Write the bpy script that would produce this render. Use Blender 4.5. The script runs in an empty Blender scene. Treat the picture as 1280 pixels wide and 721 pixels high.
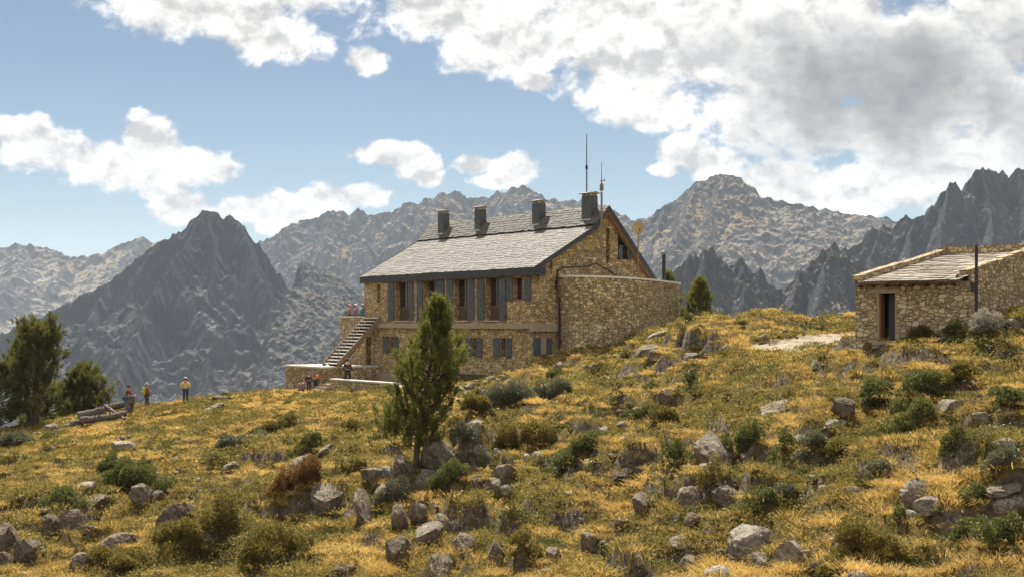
import bpy, bmesh, math, random
import numpy as np
from mathutils import Vector, Matrix, Euler

SC = bpy.context.scene
COL = SC.collection
F = 1500.0          # focal length of the photograph in its own pixels (1280 wide)
HOR = 404.0         # row of the horizon
R = math.radians

# ------------------------------------------------------------------ noise
def _hash(ix, iy, seed):
    n = (ix.astype(np.int64) * 374761393 + iy.astype(np.int64) * 668265263 + seed * 974126177) & 0xffffffff
    n = ((n ^ (n >> 13)) * 1274126177) & 0xffffffff
    n = ((n ^ (n >> 15)) * 2246822519) & 0xffffffff
    return (n ^ (n >> 16)) & 0xffffffff

def perlin(x, y, seed=0):
    x = np.asarray(x, float); y = np.asarray(y, float)
    x0 = np.floor(x); y0 = np.floor(y)
    fx = x - x0; fy = y - y0
    u = fx*fx*fx*(fx*(fx*6-15)+10); v = fy*fy*fy*(fy*(fy*6-15)+10)
    def g(dx, dy):
        a = _hash(x0+dx, y0+dy, seed) * (2*math.pi/4294967296.0)
        return np.cos(a)*(fx-dx) + np.sin(a)*(fy-dy)
    n00 = g(0,0); n10 = g(1,0); n01 = g(0,1); n11 = g(1,1)
    a = n00 + u*(n10-n00); b = n01 + u*(n11-n01)
    return (a + v*(b-a)) * 1.45

def fbm(x, y, octs=5, seed=0, gain=.5, lac=2.03):
    s = 0; a = 1; t = 0
    for i in range(octs):
        s = s + a*perlin(x, y, seed+i*17); t += a
        x = x*lac + 13.7; y = y*lac - 7.1; a *= gain
    return s/t

def ridged(x, y, octs=6, seed=0, gain=.52, lac=2.1):
    s = 0; a = 1; t = 0; w = 1
    for i in range(octs):
        n = 1 - np.abs(perlin(x, y, seed+i*31)); n = n*n*w
        w = np.clip(n*1.7, 0, 1)
        s = s + a*n; t += a
        x = x*lac + 5.3; y = y*lac + 9.1; a *= gain
    return s/t

def sstep(a, b, x):
    t = np.clip((x-a)/(b-a), 0, 1)
    return t*t*(3-2*t)

# ------------------------------------------------------------------ object helpers
def tag(o, label=None, cat=None, group=None, kind=None):
    if label: o['label'] = label
    if cat: o['category'] = cat
    if group: o['group'] = group
    if kind: o['kind'] = kind
    return o

def link(o, parent=None):
    COL.objects.link(o)
    if parent is not None: o.parent = parent
    return o

def empty(name, loc, rz=0, label=None, cat=None, group=None):
    o = bpy.data.objects.new(name, None); COL.objects.link(o)
    o.empty_display_size = .2
    o.location = loc; o.rotation_euler = (0, 0, rz)
    return tag(o, label, cat, group)

class MB:
    """collects shapes and links them as one mesh object"""
    def __init__(s): s.v = []; s.f = []; s.uv = {}; s.sm = set()
    def add(s, verts, faces, smooth=False):
        o = len(s.v); s.v += [tuple(p) for p in verts]
        for f in faces:
            if smooth: s.sm.add(len(s.f))
            s.f.append(tuple(o+i for i in f))
    def box(s, x0, x1, y0, y1, z0, z1):
        s.add([(x0,y0,z0),(x1,y0,z0),(x1,y1,z0),(x0,y1,z0),(x0,y0,z1),(x1,y0,z1),(x1,y1,z1),(x0,y1,z1)],
              [(0,3,2,1),(4,5,6,7),(0,1,5,4),(1,2,6,5),(2,3,7,6),(3,0,4,7)])
    def prism(s, poly, axis, a0, a1):
        """poly: 2D points in the two other axes; extruded along axis ('x','y','z')"""
        n = len(poly)
        def P(p, a):
            return {'x': (a, p[0], p[1]), 'y': (p[0], a, p[1]), 'z': (p[0], p[1], a)}[axis]
        vs = [P(p, a0) for p in poly] + [P(p, a1) for p in poly]
        fs = [tuple(range(n)), tuple(range(2*n-1, n-1, -1))]
        fs += [(i, i+n, (i+1) % n + n, (i+1) % n) for i in range(n)]
        s.add(vs, fs)
    def tube(s, pts, rad, n=8, cap=True):
        pts = [Vector(p) for p in pts]
        if not hasattr(rad, '__len__'): rad = [rad]*len(pts)
        vs = []; fs = []
        for i, p in enumerate(pts):
            d = (pts[min(i+1, len(pts)-1)] - pts[max(i-1, 0)]).normalized()
            a = d.cross(Vector((0, 0, 1)))
            if a.length < .05: a = d.cross(Vector((0, 1, 0)))
            a.normalize(); b = d.cross(a)
            for k in range(n):
                t = 2*math.pi*k/n
                vs.append(p + (a*math.cos(t) + b*math.sin(t))*rad[i])
        for i in range(len(pts)-1):
            for k in range(n):
                fs.append((i*n+k, i*n+(k+1) % n, (i+1)*n+(k+1) % n, (i+1)*n+k))
        s.add(vs, fs, True)
        if cap: s.add([vs[k] for k in range(n)], [tuple(range(n))]); s.add(vs[-n:], [tuple(range(n-1, -1, -1))])
    def lathe(s, prof, c=(0, 0, 0), n=20):
        vs = []; fs = []
        for r, z in prof:
            for k in range(n):
                t = 2*math.pi*k/n
                vs.append((c[0]+r*math.cos(t), c[1]+r*math.sin(t), c[2]+z))
        for i in range(len(prof)-1):
            for k in range(n):
                fs.append((i*n+k, i*n+(k+1) % n, (i+1)*n+(k+1) % n, (i+1)*n+k))
        s.add(vs, fs, True)
    def build(s, name, mat, parent=None, dz=0.0, fixnormals=True):
        me = bpy.data.meshes.new(name)
        me.from_pydata([(x, y, z+dz) for x, y, z in s.v], [], s.f)
        if fixnormals:
            bm = bmesh.new(); bm.from_mesh(me)
            bmesh.ops.recalc_face_normals(bm, faces=bm.faces)
            bm.to_mesh(me); bm.free()
        for i in s.sm: me.polygons[i].use_smooth = True
        # metre UVs chosen by the dominant direction of each face
        nl = len(me.loops); co = np.empty(len(me.vertices)*3); me.vertices.foreach_get('co', co); co = co.reshape(-1, 3)
        vi = np.empty(nl, int); me.loops.foreach_get('vertex_index', vi)
        no = np.empty(len(me.polygons)*3); me.polygons.foreach_get('normal', no); no = np.abs(no.reshape(-1, 3))
        lt = np.empty(len(me.polygons), int); me.polygons.foreach_get('loop_total', lt)
        n = np.repeat(no, lt, axis=0); c = co[vi]
        flat = n[:, 2] > .8; xd = n[:, 0] > n[:, 1]
        u = np.where(flat, c[:, 0], np.where(xd, c[:, 1], c[:, 0]))
        v = np.where(flat, c[:, 1], c[:, 2])
        uvl = me.uv_layers.new(name='UVMap')
        uvl.data.foreach_set('uv', np.stack([u, v], 1).ravel())
        me.materials.append(mat)
        o = bpy.data.objects.new(name, me)
        return link(o, parent)

def np_mesh(name, V, FA, mat, parent=None, smooth=False, tint=None):
    """fast mesh from numpy arrays; FA is (n,3) or (n,4)"""
    me = bpy.data.meshes.new(name)
    k = FA.shape[1]; n = len(FA)
    me.vertices.add(len(V)); me.vertices.foreach_set('co', np.asarray(V, np.float32).ravel())
    me.loops.add(n*k); me.loops.foreach_set('vertex_index', np.asarray(FA, np.int32).ravel())
    me.polygons.add(n)
    me.polygons.foreach_set('loop_start', np.arange(0, n*k, k, dtype=np.int32))
    me.polygons.foreach_set('use_smooth', np.full(n, smooth, bool))
    if tint is not None:
        a = me.attributes.new('tint', 'FLOAT', 'POINT'); a.data.foreach_set('value', np.asarray(tint, np.float32))
    me.update(calc_edges=True); me.validate()
    me.materials.append(mat)
    return link(bpy.data.objects.new(name, me), parent)

# ------------------------------------------------------------------ materials
def newmat(name):
    m = bpy.data.materials.new(name); m.use_nodes = True
    nt = m.node_tree; nt.nodes.clear()
    return m, nt, nt.nodes, nt.links

class NB:
    """tiny node-building helper"""
    def __init__(s, nt): s.nt = nt; s.N = nt.nodes; s.L = nt.links
    def n(s, t, **kw):
        nd = s.N.new(t)
        for k, v in kw.items():
            if k.startswith('i_'):
                key = k[2:]
                key = int(key) if key.isdigit() else key.replace('_', ' ')
                sock = nd.inputs[key]
                if isinstance(v, bpy.types.NodeSocket): s.L.new(v, sock)
                else: sock.default_value = v
            else: setattr(nd, k, v)
        return nd
    def math(s, op, a, b=None, c=None, clamp=False):
        nd = s.N.new('ShaderNodeMath'); nd.operation = op; nd.use_clamp = clamp
        for i, v in enumerate((a, b, c)):
            if v is None: continue
            if isinstance(v, bpy.types.NodeSocket): s.L.new(v, nd.inputs[i])
            else: nd.inputs[i].default_value = v
        return nd.outputs[0]
    def ramp(s, fac, stops, interp='LINEAR'):
        nd = s.N.new('ShaderNodeValToRGB'); e = nd.color_ramp.elements
        nd.color_ramp.interpolation = interp
        while len(e) < len(stops): e.new(.5)
        for el, (p, c) in zip(e, stops):
            el.position = p; el.color = (*c, 1) if len(c) == 3 else c
        s.L.new(fac, nd.inputs[0]); return nd.outputs[0]
    def mix(s, fac, a, b, blend='MIX'):
        nd = s.N.new('ShaderNodeMix'); nd.data_type = 'RGBA'; nd.blend_type = blend
        for sock, v in ((nd.inputs[0], fac), (nd.inputs[6], a), (nd.inputs[7], b)):
            if isinstance(v, bpy.types.NodeSocket): s.L.new(v, sock)
            else: sock.default_value = v if not isinstance(v, tuple) or len(v) == 4 else (*v, 1)
        return nd.outputs[2]
    def noise(s, vec, scale, detail=4, rough=.55, dist=0.0, dim='3D'):
        nd = s.n('ShaderNodeTexNoise', noise_dimensions=dim)
        s.L.new(vec, nd.inputs['Vector'])
        nd.inputs['Scale'].default_value = scale; nd.inputs['Detail'].default_value = detail
        nd.inputs['Roughness'].default_value = rough; nd.inputs['Distortion'].default_value = dist
        return nd.outputs[0]
    def bump(s, h, strength=.5, dist=.1, normal=None):
        nd = s.n('ShaderNodeBump'); s.L.new(h, nd.inputs['Height'])
        nd.inputs['Strength'].default_value = strength; nd.inputs['Distance'].default_value = dist
        if normal is not None: s.L.new(normal, nd.inputs['Normal'])
        return nd.outputs[0]
    def out(s, col, rough=.9, normal=None, spec=.2, metallic=0):
        p = s.n('ShaderNodeBsdfPrincipled')
        for k, v in (('Base Color', col), ('Roughness', rough), ('Specular IOR Level', spec), ('Metallic', metallic)):
            if isinstance(v, bpy.types.NodeSocket): s.L.new(v, p.inputs[k])
            else: p.inputs[k].default_value = (*v, 1) if isinstance(v, tuple) and len(v) == 3 else v
        if normal is not None: s.L.new(normal, p.inputs['Normal'])
        o = s.n('ShaderNodeOutputMaterial'); s.L.new(p.outputs[0], o.inputs[0])
        return p

def plain(name, col, rough=.8, spec=.3, var=.25, scale=6, metallic=0, bump=.2):
    m, nt, N, L = newmat(name); b = NB(nt)
    co = b.n('ShaderNodeTexCoord').outputs['Object']
    n = b.noise(co, scale, 5, .6)
    c = b.ramp(n, [(.25, tuple(x*(1-var) for x in col)), (.75, tuple(min(1, x*(1+var)) for x in col))])
    b.out(c, rough, b.bump(n, bump, .02), spec, metallic)
    return m

def stone_mat(name, cols, mortar, size=.34, flat=1.55, seed=0.0):
    """rubble masonry from cells in metre UVs: cols = list of stone colours"""
    m, nt, N, L = newmat(name); b = NB(nt)
    uv = b.n('ShaderNodeUVMap').outputs[0]
    mp = b.n('ShaderNodeMapping', i_Vector=uv); mp.inputs['Scale'].default_value = (1, flat, 1); mp.inputs['Location'].default_value = (seed, seed*.7, 0)
    nz = b.n('ShaderNodeTexNoise', noise_dimensions='2D'); L.new(mp.outputs[0], nz.inputs['Vector']); nz.inputs['Scale'].default_value = 2.2; nz.inputs['Detail'].default_value = 2
    off = b.n('ShaderNodeVectorMath', operation='MULTIPLY_ADD'); L.new(nz.outputs['Color'], off.inputs[0]); off.inputs[1].default_value = (.16, .16, 0); L.new(mp.outputs[0], off.inputs[2])
    vec = off.outputs[0]
    big = b.noise(mp.outputs[0], .55, 3, .6, dim='2D')
    def vor(feature, sc):
        if feature == 'DISTANCE_TO_EDGE':
            a_, c_ = vor('F1', sc), vor('F2', sc)
            return type('E', (), {'outputs': {'Distance': b.math('MULTIPLY', b.math('SUBTRACT', c_.outputs['Distance'], a_.outputs['Distance']), .5)}})
        v = b.n('ShaderNodeTexVoronoi', voronoi_dimensions='2D', feature=feature); L.new(vec, v.inputs['Vector']); v.inputs['Scale'].default_value = sc
        v.distance = 'MINKOWSKI'; v.inputs['Exponent'].default_value = 2.6; v.inputs['Randomness'].default_value = 1.0
        return v
    s = 1/size
    ed = vor('DISTANCE_TO_EDGE', s).outputs['Distance']; vc = vor('F1', s).outputs['Color']
    ed2 = vor('DISTANCE_TO_EDGE', s*2.1).outputs['Distance']; vc2 = vor('F1', s*2.1).outputs['Color']
    pick = b.math('GREATER_THAN', b.n('ShaderNodeSeparateColor', i_Color=vc).outputs[2], .62)   # some stones split into smaller ones
    edge = b.math('MINIMUM', ed, b.math('ADD', b.math('MULTIPLY', ed2, .6), b.math('MULTIPLY', b.math('SUBTRACT', 1, pick), 5)))
    r1 = b.n('ShaderNodeSeparateColor', i_Color=vc).outputs[0]; r2 = b.n('ShaderNodeSeparateColor', i_Color=vc2).outputs[0]
    rr = b.math('ADD', b.math('MULTIPLY', r1, b.math('SUBTRACT', 1, pick)), b.math('MULTIPLY', r2, pick))
    k = len(cols)
    col = b.ramp(rr, [(i/k, c) for i, c in enumerate(cols)], 'CONSTANT')
    fine = b.noise(vec, 9, 6, .7, dim='2D')
    col = b.mix(b.math('MULTIPLY', fine, .5), col, b.ramp(fine, [(.3, (.08, .06, .04)), (.7, (.45, .38, .28))]), 'MIX')
    col = b.mix(.26, col, b.ramp(big, [(.3, (.30, .205, .10)), (.5, (.46, .34, .18)), (.7, (.43, .38, .30))]), 'MIX')
    mm = b.ramp(edge, [(.02, (1, 1, 1)), (.075, (0, 0, 0))])
    mort = b.mix(b.noise(vec, 4, 4, .6, dim='2D'), tuple(x*.45 for x in mortar), mortar)
    col = b.mix(mm, col, mort)
    h = b.math('ADD', b.ramp(edge, [(.0, (0, 0, 0)), (.11, (.8, .8, .8)), (.3, (1, 1, 1))]), b.math('MULTIPLY', fine, .35))
    h = b.math('ADD', h, b.math('MULTIPLY', rr, .25))
    b.out(col, .92, b.bump(h, .8, .055), .15)
    return m

M = {}
M['stone'] = stone_mat('refuge_stone', [(0.513,0.340,0.143), (0.342,0.233,0.107), (0.683,0.511,0.263), (0.582,0.370,0.143), (0.462,0.370,0.226), (0.760,0.556,0.275), (0.410,0.264,0.107), (0.615,0.463,0.239)], (0.185,0.124,0.058), .30, 1.8)
M['stone_low'] = stone_mat('refuge_rubble_stone', [(0.492,0.341,0.148), (0.312,0.222,0.114), (0.689,0.534,0.298), (0.492,0.327,0.138), (0.410,0.341,0.217), (0.760,0.593,0.320), (0.361,0.252,0.114), (0.558,0.430,0.241)], (0.164,0.113,0.058), .31, 1.55, 3.3)
M['stone_hut'] = stone_mat('hut_stone', [(0.571,0.440,0.265), (0.336,0.244,0.138), (0.746,0.618,0.413), (0.596,0.392,0.180), (0.447,0.380,0.281), (0.683,0.523,0.297), (0.274,0.197,0.111), (0.646,0.546,0.382), (0.497,0.345,0.180)], (0.218,0.157,0.090), .27, 1.75, 7.7)

def slate_mat(name, dark, light, warm, scale=1.0):
    m, nt, N, L = newmat(name); b = NB(nt)
    co = b.n('ShaderNodeTexCoord').outputs['Object']
    at = b.n('ShaderNodeAttribute', attribute_name='tint').outputs['Fac']
    n1 = b.noise(co, 1.6*scale, 5, .65); n2 = b.noise(co, 11*scale, 5, .7)
    c = b.ramp(b.math('ADD', b.math('MULTIPLY', at, .6), b.math('MULTIPLY', n1, .4)), [(.15, dark), (.75, light)])
    c = b.mix(b.ramp(n2, [(.5, (0, 0, 0)), (.75, (.6, .6, .6))]), c, warm)
    b.out(c, .75, b.bump(b.math('ADD', n2, b.math('MULTIPLY', n1, .6)), .5, .03), .3)
    return m
M['slab'] = slate_mat('pale_roof_slabs', (0.099,0.087,0.071), (0.148,0.133,0.112), (0.165,0.146,0.116))
M['slate'] = slate_mat('grey_roof_slates', (0.077,0.071,0.060), (0.124,0.114,0.095), (0.162,0.143,0.115))
M['hutslab'] = slate_mat('hut_roof_slabs', (0.170,0.140,0.103), (0.255,0.214,0.163), (0.281,0.244,0.185))
M['dark_slate'] = plain('dark_slate_cladding', (.045,.05,.058), .7, .3, .35, 5)
M['chimney'] = plain('chimney_slate', (.06,.065,.072), .55, .4, .3, 7)
M['shutter'] = plain('blue_grey_shutter', (.062,.074,.086), .6, .4, .5, 3.2)
M['wood_red'] = plain('red_brown_wood', (.17,.065,.025), .55, .4, .35, 9)
M['wood_pale'] = plain('pale_wood', (.28,.18,.085), .7, .3, .3, 9)
M['glass'] = plain('window_glass', (.02,.022,.024), .06, .7, .1, 2, 0, 0)
M['concrete'] = plain('weathered_concrete', (.30,.235,.165), .9, .15, .28, 4)
M['conc_pale'] = plain('pale_coping', (.50,.46,.40), .85, .2, .2, 4)
M['conc_white'] = plain('white_coping', (.66,.62,.56), .85, .2, .15, 4)
M['steel'] = plain('grey_steel', (.16,.165,.17), .5, .5, .2, 8, .6)
M['rust'] = plain('brown_steel', (.22,.15,.085), .7, .3, .3, 12)
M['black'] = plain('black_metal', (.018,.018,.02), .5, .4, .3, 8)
M['dish'] = plain('tan_dish', (.40,.28,.14), .6, .3, .12, 5)
M['flash'] = plain('lead_flashing', (.45,.46,.46), .5, .5, .2, 6)
M['cap'] = plain('chimney_cap_stone', (.30,.27,.22), .8, .2, .3, 7)
M['tread'] = plain('stone_tread', (.62,.60,.56), .8, .2, .2, 6)
M['deadwood'] = plain('silvered_dead_wood', (.10,.083,.066), .9, .15, .8, 6, 0, 1.0)
M['log_end'] = plain('orange_dead_wood', (.40,.24,.10), .85, .2, .35, 6, 0, .8)
M['bark'] = plain('pine_bark', (.09,.065,.045), .95, .1, .5, 12, 0, 1)
M['twig'] = plain('shrub_twig', (.08,.06,.04), .95, .1, .4, 12)

def rock_mat(name, a, bcol, lich, scale=1.0):
    m, nt, N, L = newmat(name); b = NB(nt)
    co = b.n('ShaderNodeNewGeometry').outputs['Position']
    n1 = b.noise(co, 1.4*scale, 7, .68, .3); n2 = b.noise(co, 9*scale, 6, .72); n3 = b.noise(co, 3.2*scale, 5, .6)
    mu = b.n('ShaderNodeTexVoronoi', feature='DISTANCE_TO_EDGE'); L.new(b.n('ShaderNodeVectorMath', operation='ADD', i_0=co, i_1=(0, 0, 0)).outputs[0], mu.inputs['Vector']); mu.inputs['Scale'].default_value = 1.7*scale
    c = b.ramp(n1, [(.28, a), (.68, bcol)])
    c = b.mix(b.ramp(n3, [(.52, (0, 0, 0)), (.66, (.75, .75, .75))]), c, lich)
    c = b.mix(b.ramp(n2, [(.34, (.9, .9, .9)), (.52, (0, 0, 0))]), c, tuple(x*.3 for x in a))
    crack = b.ramp(mu.outputs[0], [(0, (1, 1, 1)), (.03, (0, 0, 0))])
    c = b.mix(b.math('MULTIPLY', crack, .0), c, tuple(x*.3 for x in a))
    h = b.math('ADD', b.math('MULTIPLY', n2, .5), n1)
    b.out(c, .92, b.bump(h, 1.0, .2), .15)
    return m
M['rock'] = rock_mat('grey_granite', (.125,.098,.066), (.25,.207,.15), (.34,.29,.22))
M['rock_dark'] = rock_mat('brown_granite', (.09,.068,.043), (.19,.15,.10), (.25,.205,.14))
M['rock_pale'] = rock_mat('pale_granite', (.18,.15,.11), (.35,.305,.24), (.45,.40,.32))

def leaf_mat(name, dark, light, trans=.35, tcol=None, spec=.2, rough=.6):
    m, nt, N, L = newmat(name); b = NB(nt)
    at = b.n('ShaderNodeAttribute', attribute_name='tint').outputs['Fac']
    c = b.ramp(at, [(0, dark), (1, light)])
    d = b.n('ShaderNodeBsdfPrincipled'); L.new(c, d.inputs['Base Color']); d.inputs['Roughness'].default_value = rough; d.inputs['Specular IOR Level'].default_value = spec
    t = b.n('ShaderNodeBsdfTranslucent')
    L.new(b.mix(.6, c, tcol if tcol else light), t.inputs[0])
    mx = b.n('ShaderNodeMixShader'); mx.inputs[0].default_value = trans
    L.new(d.outputs[0], mx.inputs[1]); L.new(t.outputs[0], mx.inputs[2])
    o = b.n('ShaderNodeOutputMaterial'); L.new(mx.outputs[0], o.inputs[0])
    return m
M['needles'] = leaf_mat('pine_needles', (.045,.062,.015), (.20,.205,.04), .38, (.24,.23,.035))
M['needles_shaded'] = leaf_mat('shaded_pine_needles', (.03,.04,.011), (.155,.15,.03), .36, (.22,.21,.035))  # darker copy of the needles: backlit shade painted into the colour
M['shrub_green'] = leaf_mat('juniper_leaves', (.036,.05,.016), (.16,.17,.05), .25, (.2,.2,.05))
M['shrub_grey'] = leaf_mat('grey_green_leaves', (.05,.058,.032), (.22,.215,.13), .2, (.2,.2,.09))
M['shrub_olive'] = leaf_mat('olive_heath_leaves', (.06,.052,.016), (.22,.175,.042), .28, (.3,.23,.045))
M['shrub_red'] = leaf_mat('russet_leaves', (.08,.045,.015), (.22,.105,.03), .3, (.26,.13,.03))
M['shrub_white'] = leaf_mat('silver_leaves', (.16,.15,.10), (.46,.43,.34), .2, (.4,.38,.25))
M['grass'] = leaf_mat('dry_golden_grass', (.21,.138,.038), (.71,.49,.16), .30, (.76,.485,.115), .1, .7)
M['herb'] = leaf_mat('olive_ground_plants', (.072,.066,.016), (.27,.21,.05), .3, (.34,.26,.05))
# ------------------------------------------------------------------ terrain
# (column, row, metres away) read off the photograph, turned into a height field over the plan
CP = [(0,721,42),(160,721,42),(320,721,41),(480,721,39),(640,721,37),(800,721,35),(960,721,32.5),(1120,721,30),(1280,721,28.5),
      (0,640,54),(0,590,66),(0,560,78),(0,541,90),(-120,560,92),(-120,640,60),(-120,721,44),
      (160,640,52),(160,590,62),(160,560,71),(160,530,82),(160,511,91),(235,503,92),
      (320,640,50),(320,590,57),(320,550,66),(320,520,76),(320,493,90),(390,489,90),(440,487,87),
      (480,640,47),(480,590,53),(480,550,60),(480,520,68),(480,486,85),
      (640,640,44),(640,590,49),(640,550,54),(640,520,60),(640,495,67),(640,472,78.5),(570,479,81),
      (697,453,76),(720,450,75),
      (800,640,41),(800,590,45),(800,550,50),(800,520,54),(800,480,61),(790,449,71),(770,448,74),
      (960,640,36.8),(960,590,39.8),(960,550,43),(960,520,46),(960,480,51),(960,450,56),
      (930,441,58.5),(1000,430,60),(1060,420,60.3),(1085,417,61),(1040,411,65),(1030,440,56.8),(1062,438,54.5),
      (840,444,64),(880,438,62),(825,422,73),(860,417,70),(895,409,68),(945,404,68),(1000,406,68.5),(1050,407,70),
      (1120,640,33.5),(1120,590,36),(1120,550,38.5),(1120,520,41),(1120,480,44.3),(1120,440,47.4),(1075,431,49.4),(1110,427,48.6),(1160,424,47.6),(1205,420,46.4),
      (1280,640,32),(1280,590,34.5),(1280,550,36.7),(1280,520,38.7),(1280,480,41.5),(1280,440,43.8),(1280,412,45.5),(1235,414,45.8),
      (1400,600,36),(1400,480,43),(1400,420,46)]
_P = [((x-640)/F*d, d, (HOR-y)/F*d) for x, y, d in CP]
_P += [(-62,112,-17),(-45,122,-19),(-25,126,-16),(0,126,-12),(20,112,-6),(12,100,-3.2),(-4,104,-6.0),(3,90,-2.6),(-75,80,-13),(-72,100,-16),
       (30,82,-2.0),(45,90,-4),(28,60,-.35),(24,56,-.35),(36,56,.9),(50,70,0),(50,48,.8),(-75,42,-12),(-60,30,-13),
       (0,20,-6),(0,10,-3.8),(0,0,-1.7),(20,0,-1.4),(-20,0,-1.7),(20,18,-5.6),(-20,20,-6.4),(0,29,-7.7),(-24,31,-8.6),(20,25,-6.4),(-45,15,-8),(45,15,-4)]
_P = np.array(_P)
def _phi(d2): return .5*d2*np.log(d2+1e-9)
def _fit(P, lam=.12):
    n = len(P); d2 = ((P[:, None, :2]-P[None, :, :2])**2).sum(-1)
    A = np.zeros((n+3, n+3)); A[:n, :n] = _phi(d2) + lam*np.eye(n)*10
    A[:n, n] = 1; A[:n, n+1:] = P[:, :2]; A[n, :n] = 1; A[n+1:, :n] = P[:, :2].T
    b = np.zeros(n+3); b[:n] = P[:, 2]
    return np.linalg.solve(A, b)
_W = _fit(_P)
X0, X1, Y0, Y1 = -78., 58., -6., 128.
def _rbf_height(X, Y):
    X = np.asarray(X, float); Y = np.asarray(Y, float)
    cx = np.clip(X, X0, X1); cy = np.clip(Y, Y0, Y1)
    q = np.stack([cx.ravel(), cy.ravel()], 1); z = np.empty(len(q)); n = len(_P)
    for i in range(0, len(q), 40000):
        d2 = ((q[i:i+40000, None]-_P[None, :, :2])**2).sum(-1)
        z[i:i+40000] = _phi(d2) @ _W[:n] + _W[n] + q[i:i+40000] @ _W[n+1:]
    z = z.reshape(cx.shape)
    out = np.hypot(X-cx, Y-cy)
    back = Y < Y0
    z = z - np.where(back, -.18, .55)*out
    floor = -150 + 22*fbm(X/420, Y/420, 4, 3)
    far = sstep(0, 60, out)
    return np.where(back, np.minimum(z, 60), z*(1-far)+np.maximum(z, floor)*far)

_bx = np.arange(X0-2, X1+2.01, .5); _by = np.arange(Y0-2, Y1+2.01, .5)
_BG = _rbf_height(*np.meshgrid(_bx, _by))
def base_height(X, Y):
    X = np.asarray(X, float); Y = np.asarray(Y, float)
    ins = (X > X0-1.5) & (X < X1+1.5) & (Y > Y0-1.5) & (Y < Y1+1.5)
    u = np.clip((X-_bx[0])/.5, 0, len(_bx)-1.001); v = np.clip((Y-_by[0])/.5, 0, len(_by)-1.001)
    i = u.astype(int); j = v.astype(int); fu = u-i; fv = v-j
    z = (_BG[j, i]*(1-fu)+_BG[j, i+1]*fu)*(1-fv)+(_BG[j+1, i]*(1-fu)+_BG[j+1, i+1]*fu)*fv
    if not ins.all():
        z = np.array(z); o = ~ins; z[o] = _rbf_height(X[o], Y[o])
    return z

# building pads: (centre, axis, half sizes) where the small bumps fade out
PHI = R(39.6); BC = np.array([1.34, 77.5])
PH2 = R(47.55); HC = np.array([17.5, 46.0])
def to_local(X, Y, C, ph):
    dx = X-C[0]; dy = Y-C[1]
    return dx*math.cos(ph)+dy*math.sin(ph), -dx*math.sin(ph)+dy*math.cos(ph)
def inside_buildings(X, Y, m=0.0):
    x, y = to_local(X, Y, BC, PHI)
    a = (x > -m) & (x < 11+m) & (y > -m) & (y < 20+m)
    a |= (x > 2.2-m) & (x < 14.2+m) & (y > -2.6-m) & (y < 3)
    a |= (x > -5.1-m) & (x < 8) & (y > 17.8-m) & (y < 24+m)
    a |= (x > -5.4-m) & (x < 0) & (y > 8-m) & (y < 24)
    x, y = to_local(X, Y, HC, PH2)
    a |= (x > -m) & (x < 9.3+m) & (y > -m) & (y < 4.7+m)
    return a
def grass_mound(X, Y):
    """tussock hummocks: rounded tops with narrow furrows"""
    wx = X+.5*perlin(X/1.7, Y/1.7, 61); wy = Y+.5*perlin(X/1.7, Y/1.7, 62)
    a = np.abs(perlin(wx/.95, wy/.75, 63)); c = np.abs(perlin(wx/.5, wy/.42, 64))
    return np.sqrt(a)*.50 + np.sqrt(c)*.18
def height(X, Y):
    X = np.asarray(X, float); Y = np.asarray(Y, float)
    z = base_height(X, Y)
    near = ((X > X0-3) & (X < X1+3) & (Y > 20) & (Y < Y1)).astype(float)
    calm = (1-.75*sstep(66, 80, Y)*sstep(2, -12, X))*(1-.8*path_near(X, Y))*(1-.7*sstep(6, 3, np.hypot(X-13.5, (Y-56)*1.1)))
    ridge = fbm(X/5.5+Y/14, Y/6.0, 4, 5)
    z = z + near*(.55*ridge*calm*sstep(78, 55, Y) + .22*fbm(X/1.9, Y/1.9, 3, 8)*calm + (grass_mound(X, Y)-.31)*(.35+.65*calm))
    # terracettes: little steps along the contours with steep fronts
    sl = base_height(X, Y)/.62 + 1.1*fbm(X/4.5, Y/4.5, 3, 33) + .35*fbm(X/.9, Y/.9, 2, 34)
    fr = sl-np.floor(sl)
    stp_ = sstep(.0, .34, fr)-fr
    bx_ = X+.9*perlin(X/3.1, Y/3.1, 51); by_ = Y+.9*perlin(X/3.1, Y/3.1, 52)
    z = z + near*calm*1.05*(np.sqrt(np.abs(perlin(bx_/3.4, by_/2.5, 53))+.01)-.55)*sstep(84, 62, Y)
    # rock ledges: higher, steeper steps where bedrock breaks through
    lm = ledge_mask(X, Y)
    s2 = base_height(X, Y)/1.55 + .9*fbm(X/6, Y/6, 3, 37) + .35*fbm(X/1.3, Y/1.3, 3, 38)
    f2 = s2-np.floor(s2)
    z = z + near*lm*(1.55*(sstep(.0, .16, f2)-f2)*.85 + .42*(ridged(X/1.0, Y/1.0, 4, 39)-.5))
    z = z + near*.62*stp_*1.25*calm*(1-lm)*sstep(-.25, .25, fbm(X/7, Y/7, 3, 35)+.08)
    pth = path_mask(X, Y)
    return z - .13*pth
PATH = np.array([(14.0,59.8),(15.6,60.3),(17.0,60.6),(18.6,61.2),(21,63.0),(24,67.5)])
LEDGE = [((x-640)/F*d, d, r) for x, y, d, r in [(505,595,51,3.2),(560,575,53,2.6),(600,590,50,2.0),(445,605,51,2.6),(400,600,53,1.8),(880,590,41,2.2),(855,630,38.5,2.6),(915,615,39,1.8),(110,645,52,3.6),(30,665,49,3.2),(225,640,51,2.6),(275,665,48,2.2),(540,665,42.5,2.2),(600,680,40,2.0),(640,605,47,1.8),(1240,600,34.2,1.6),(780,590,45.5,1.6),(860,442,63,1.7),(905,440,61.5,1.5),(806,440,68,1.6)]]
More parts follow.
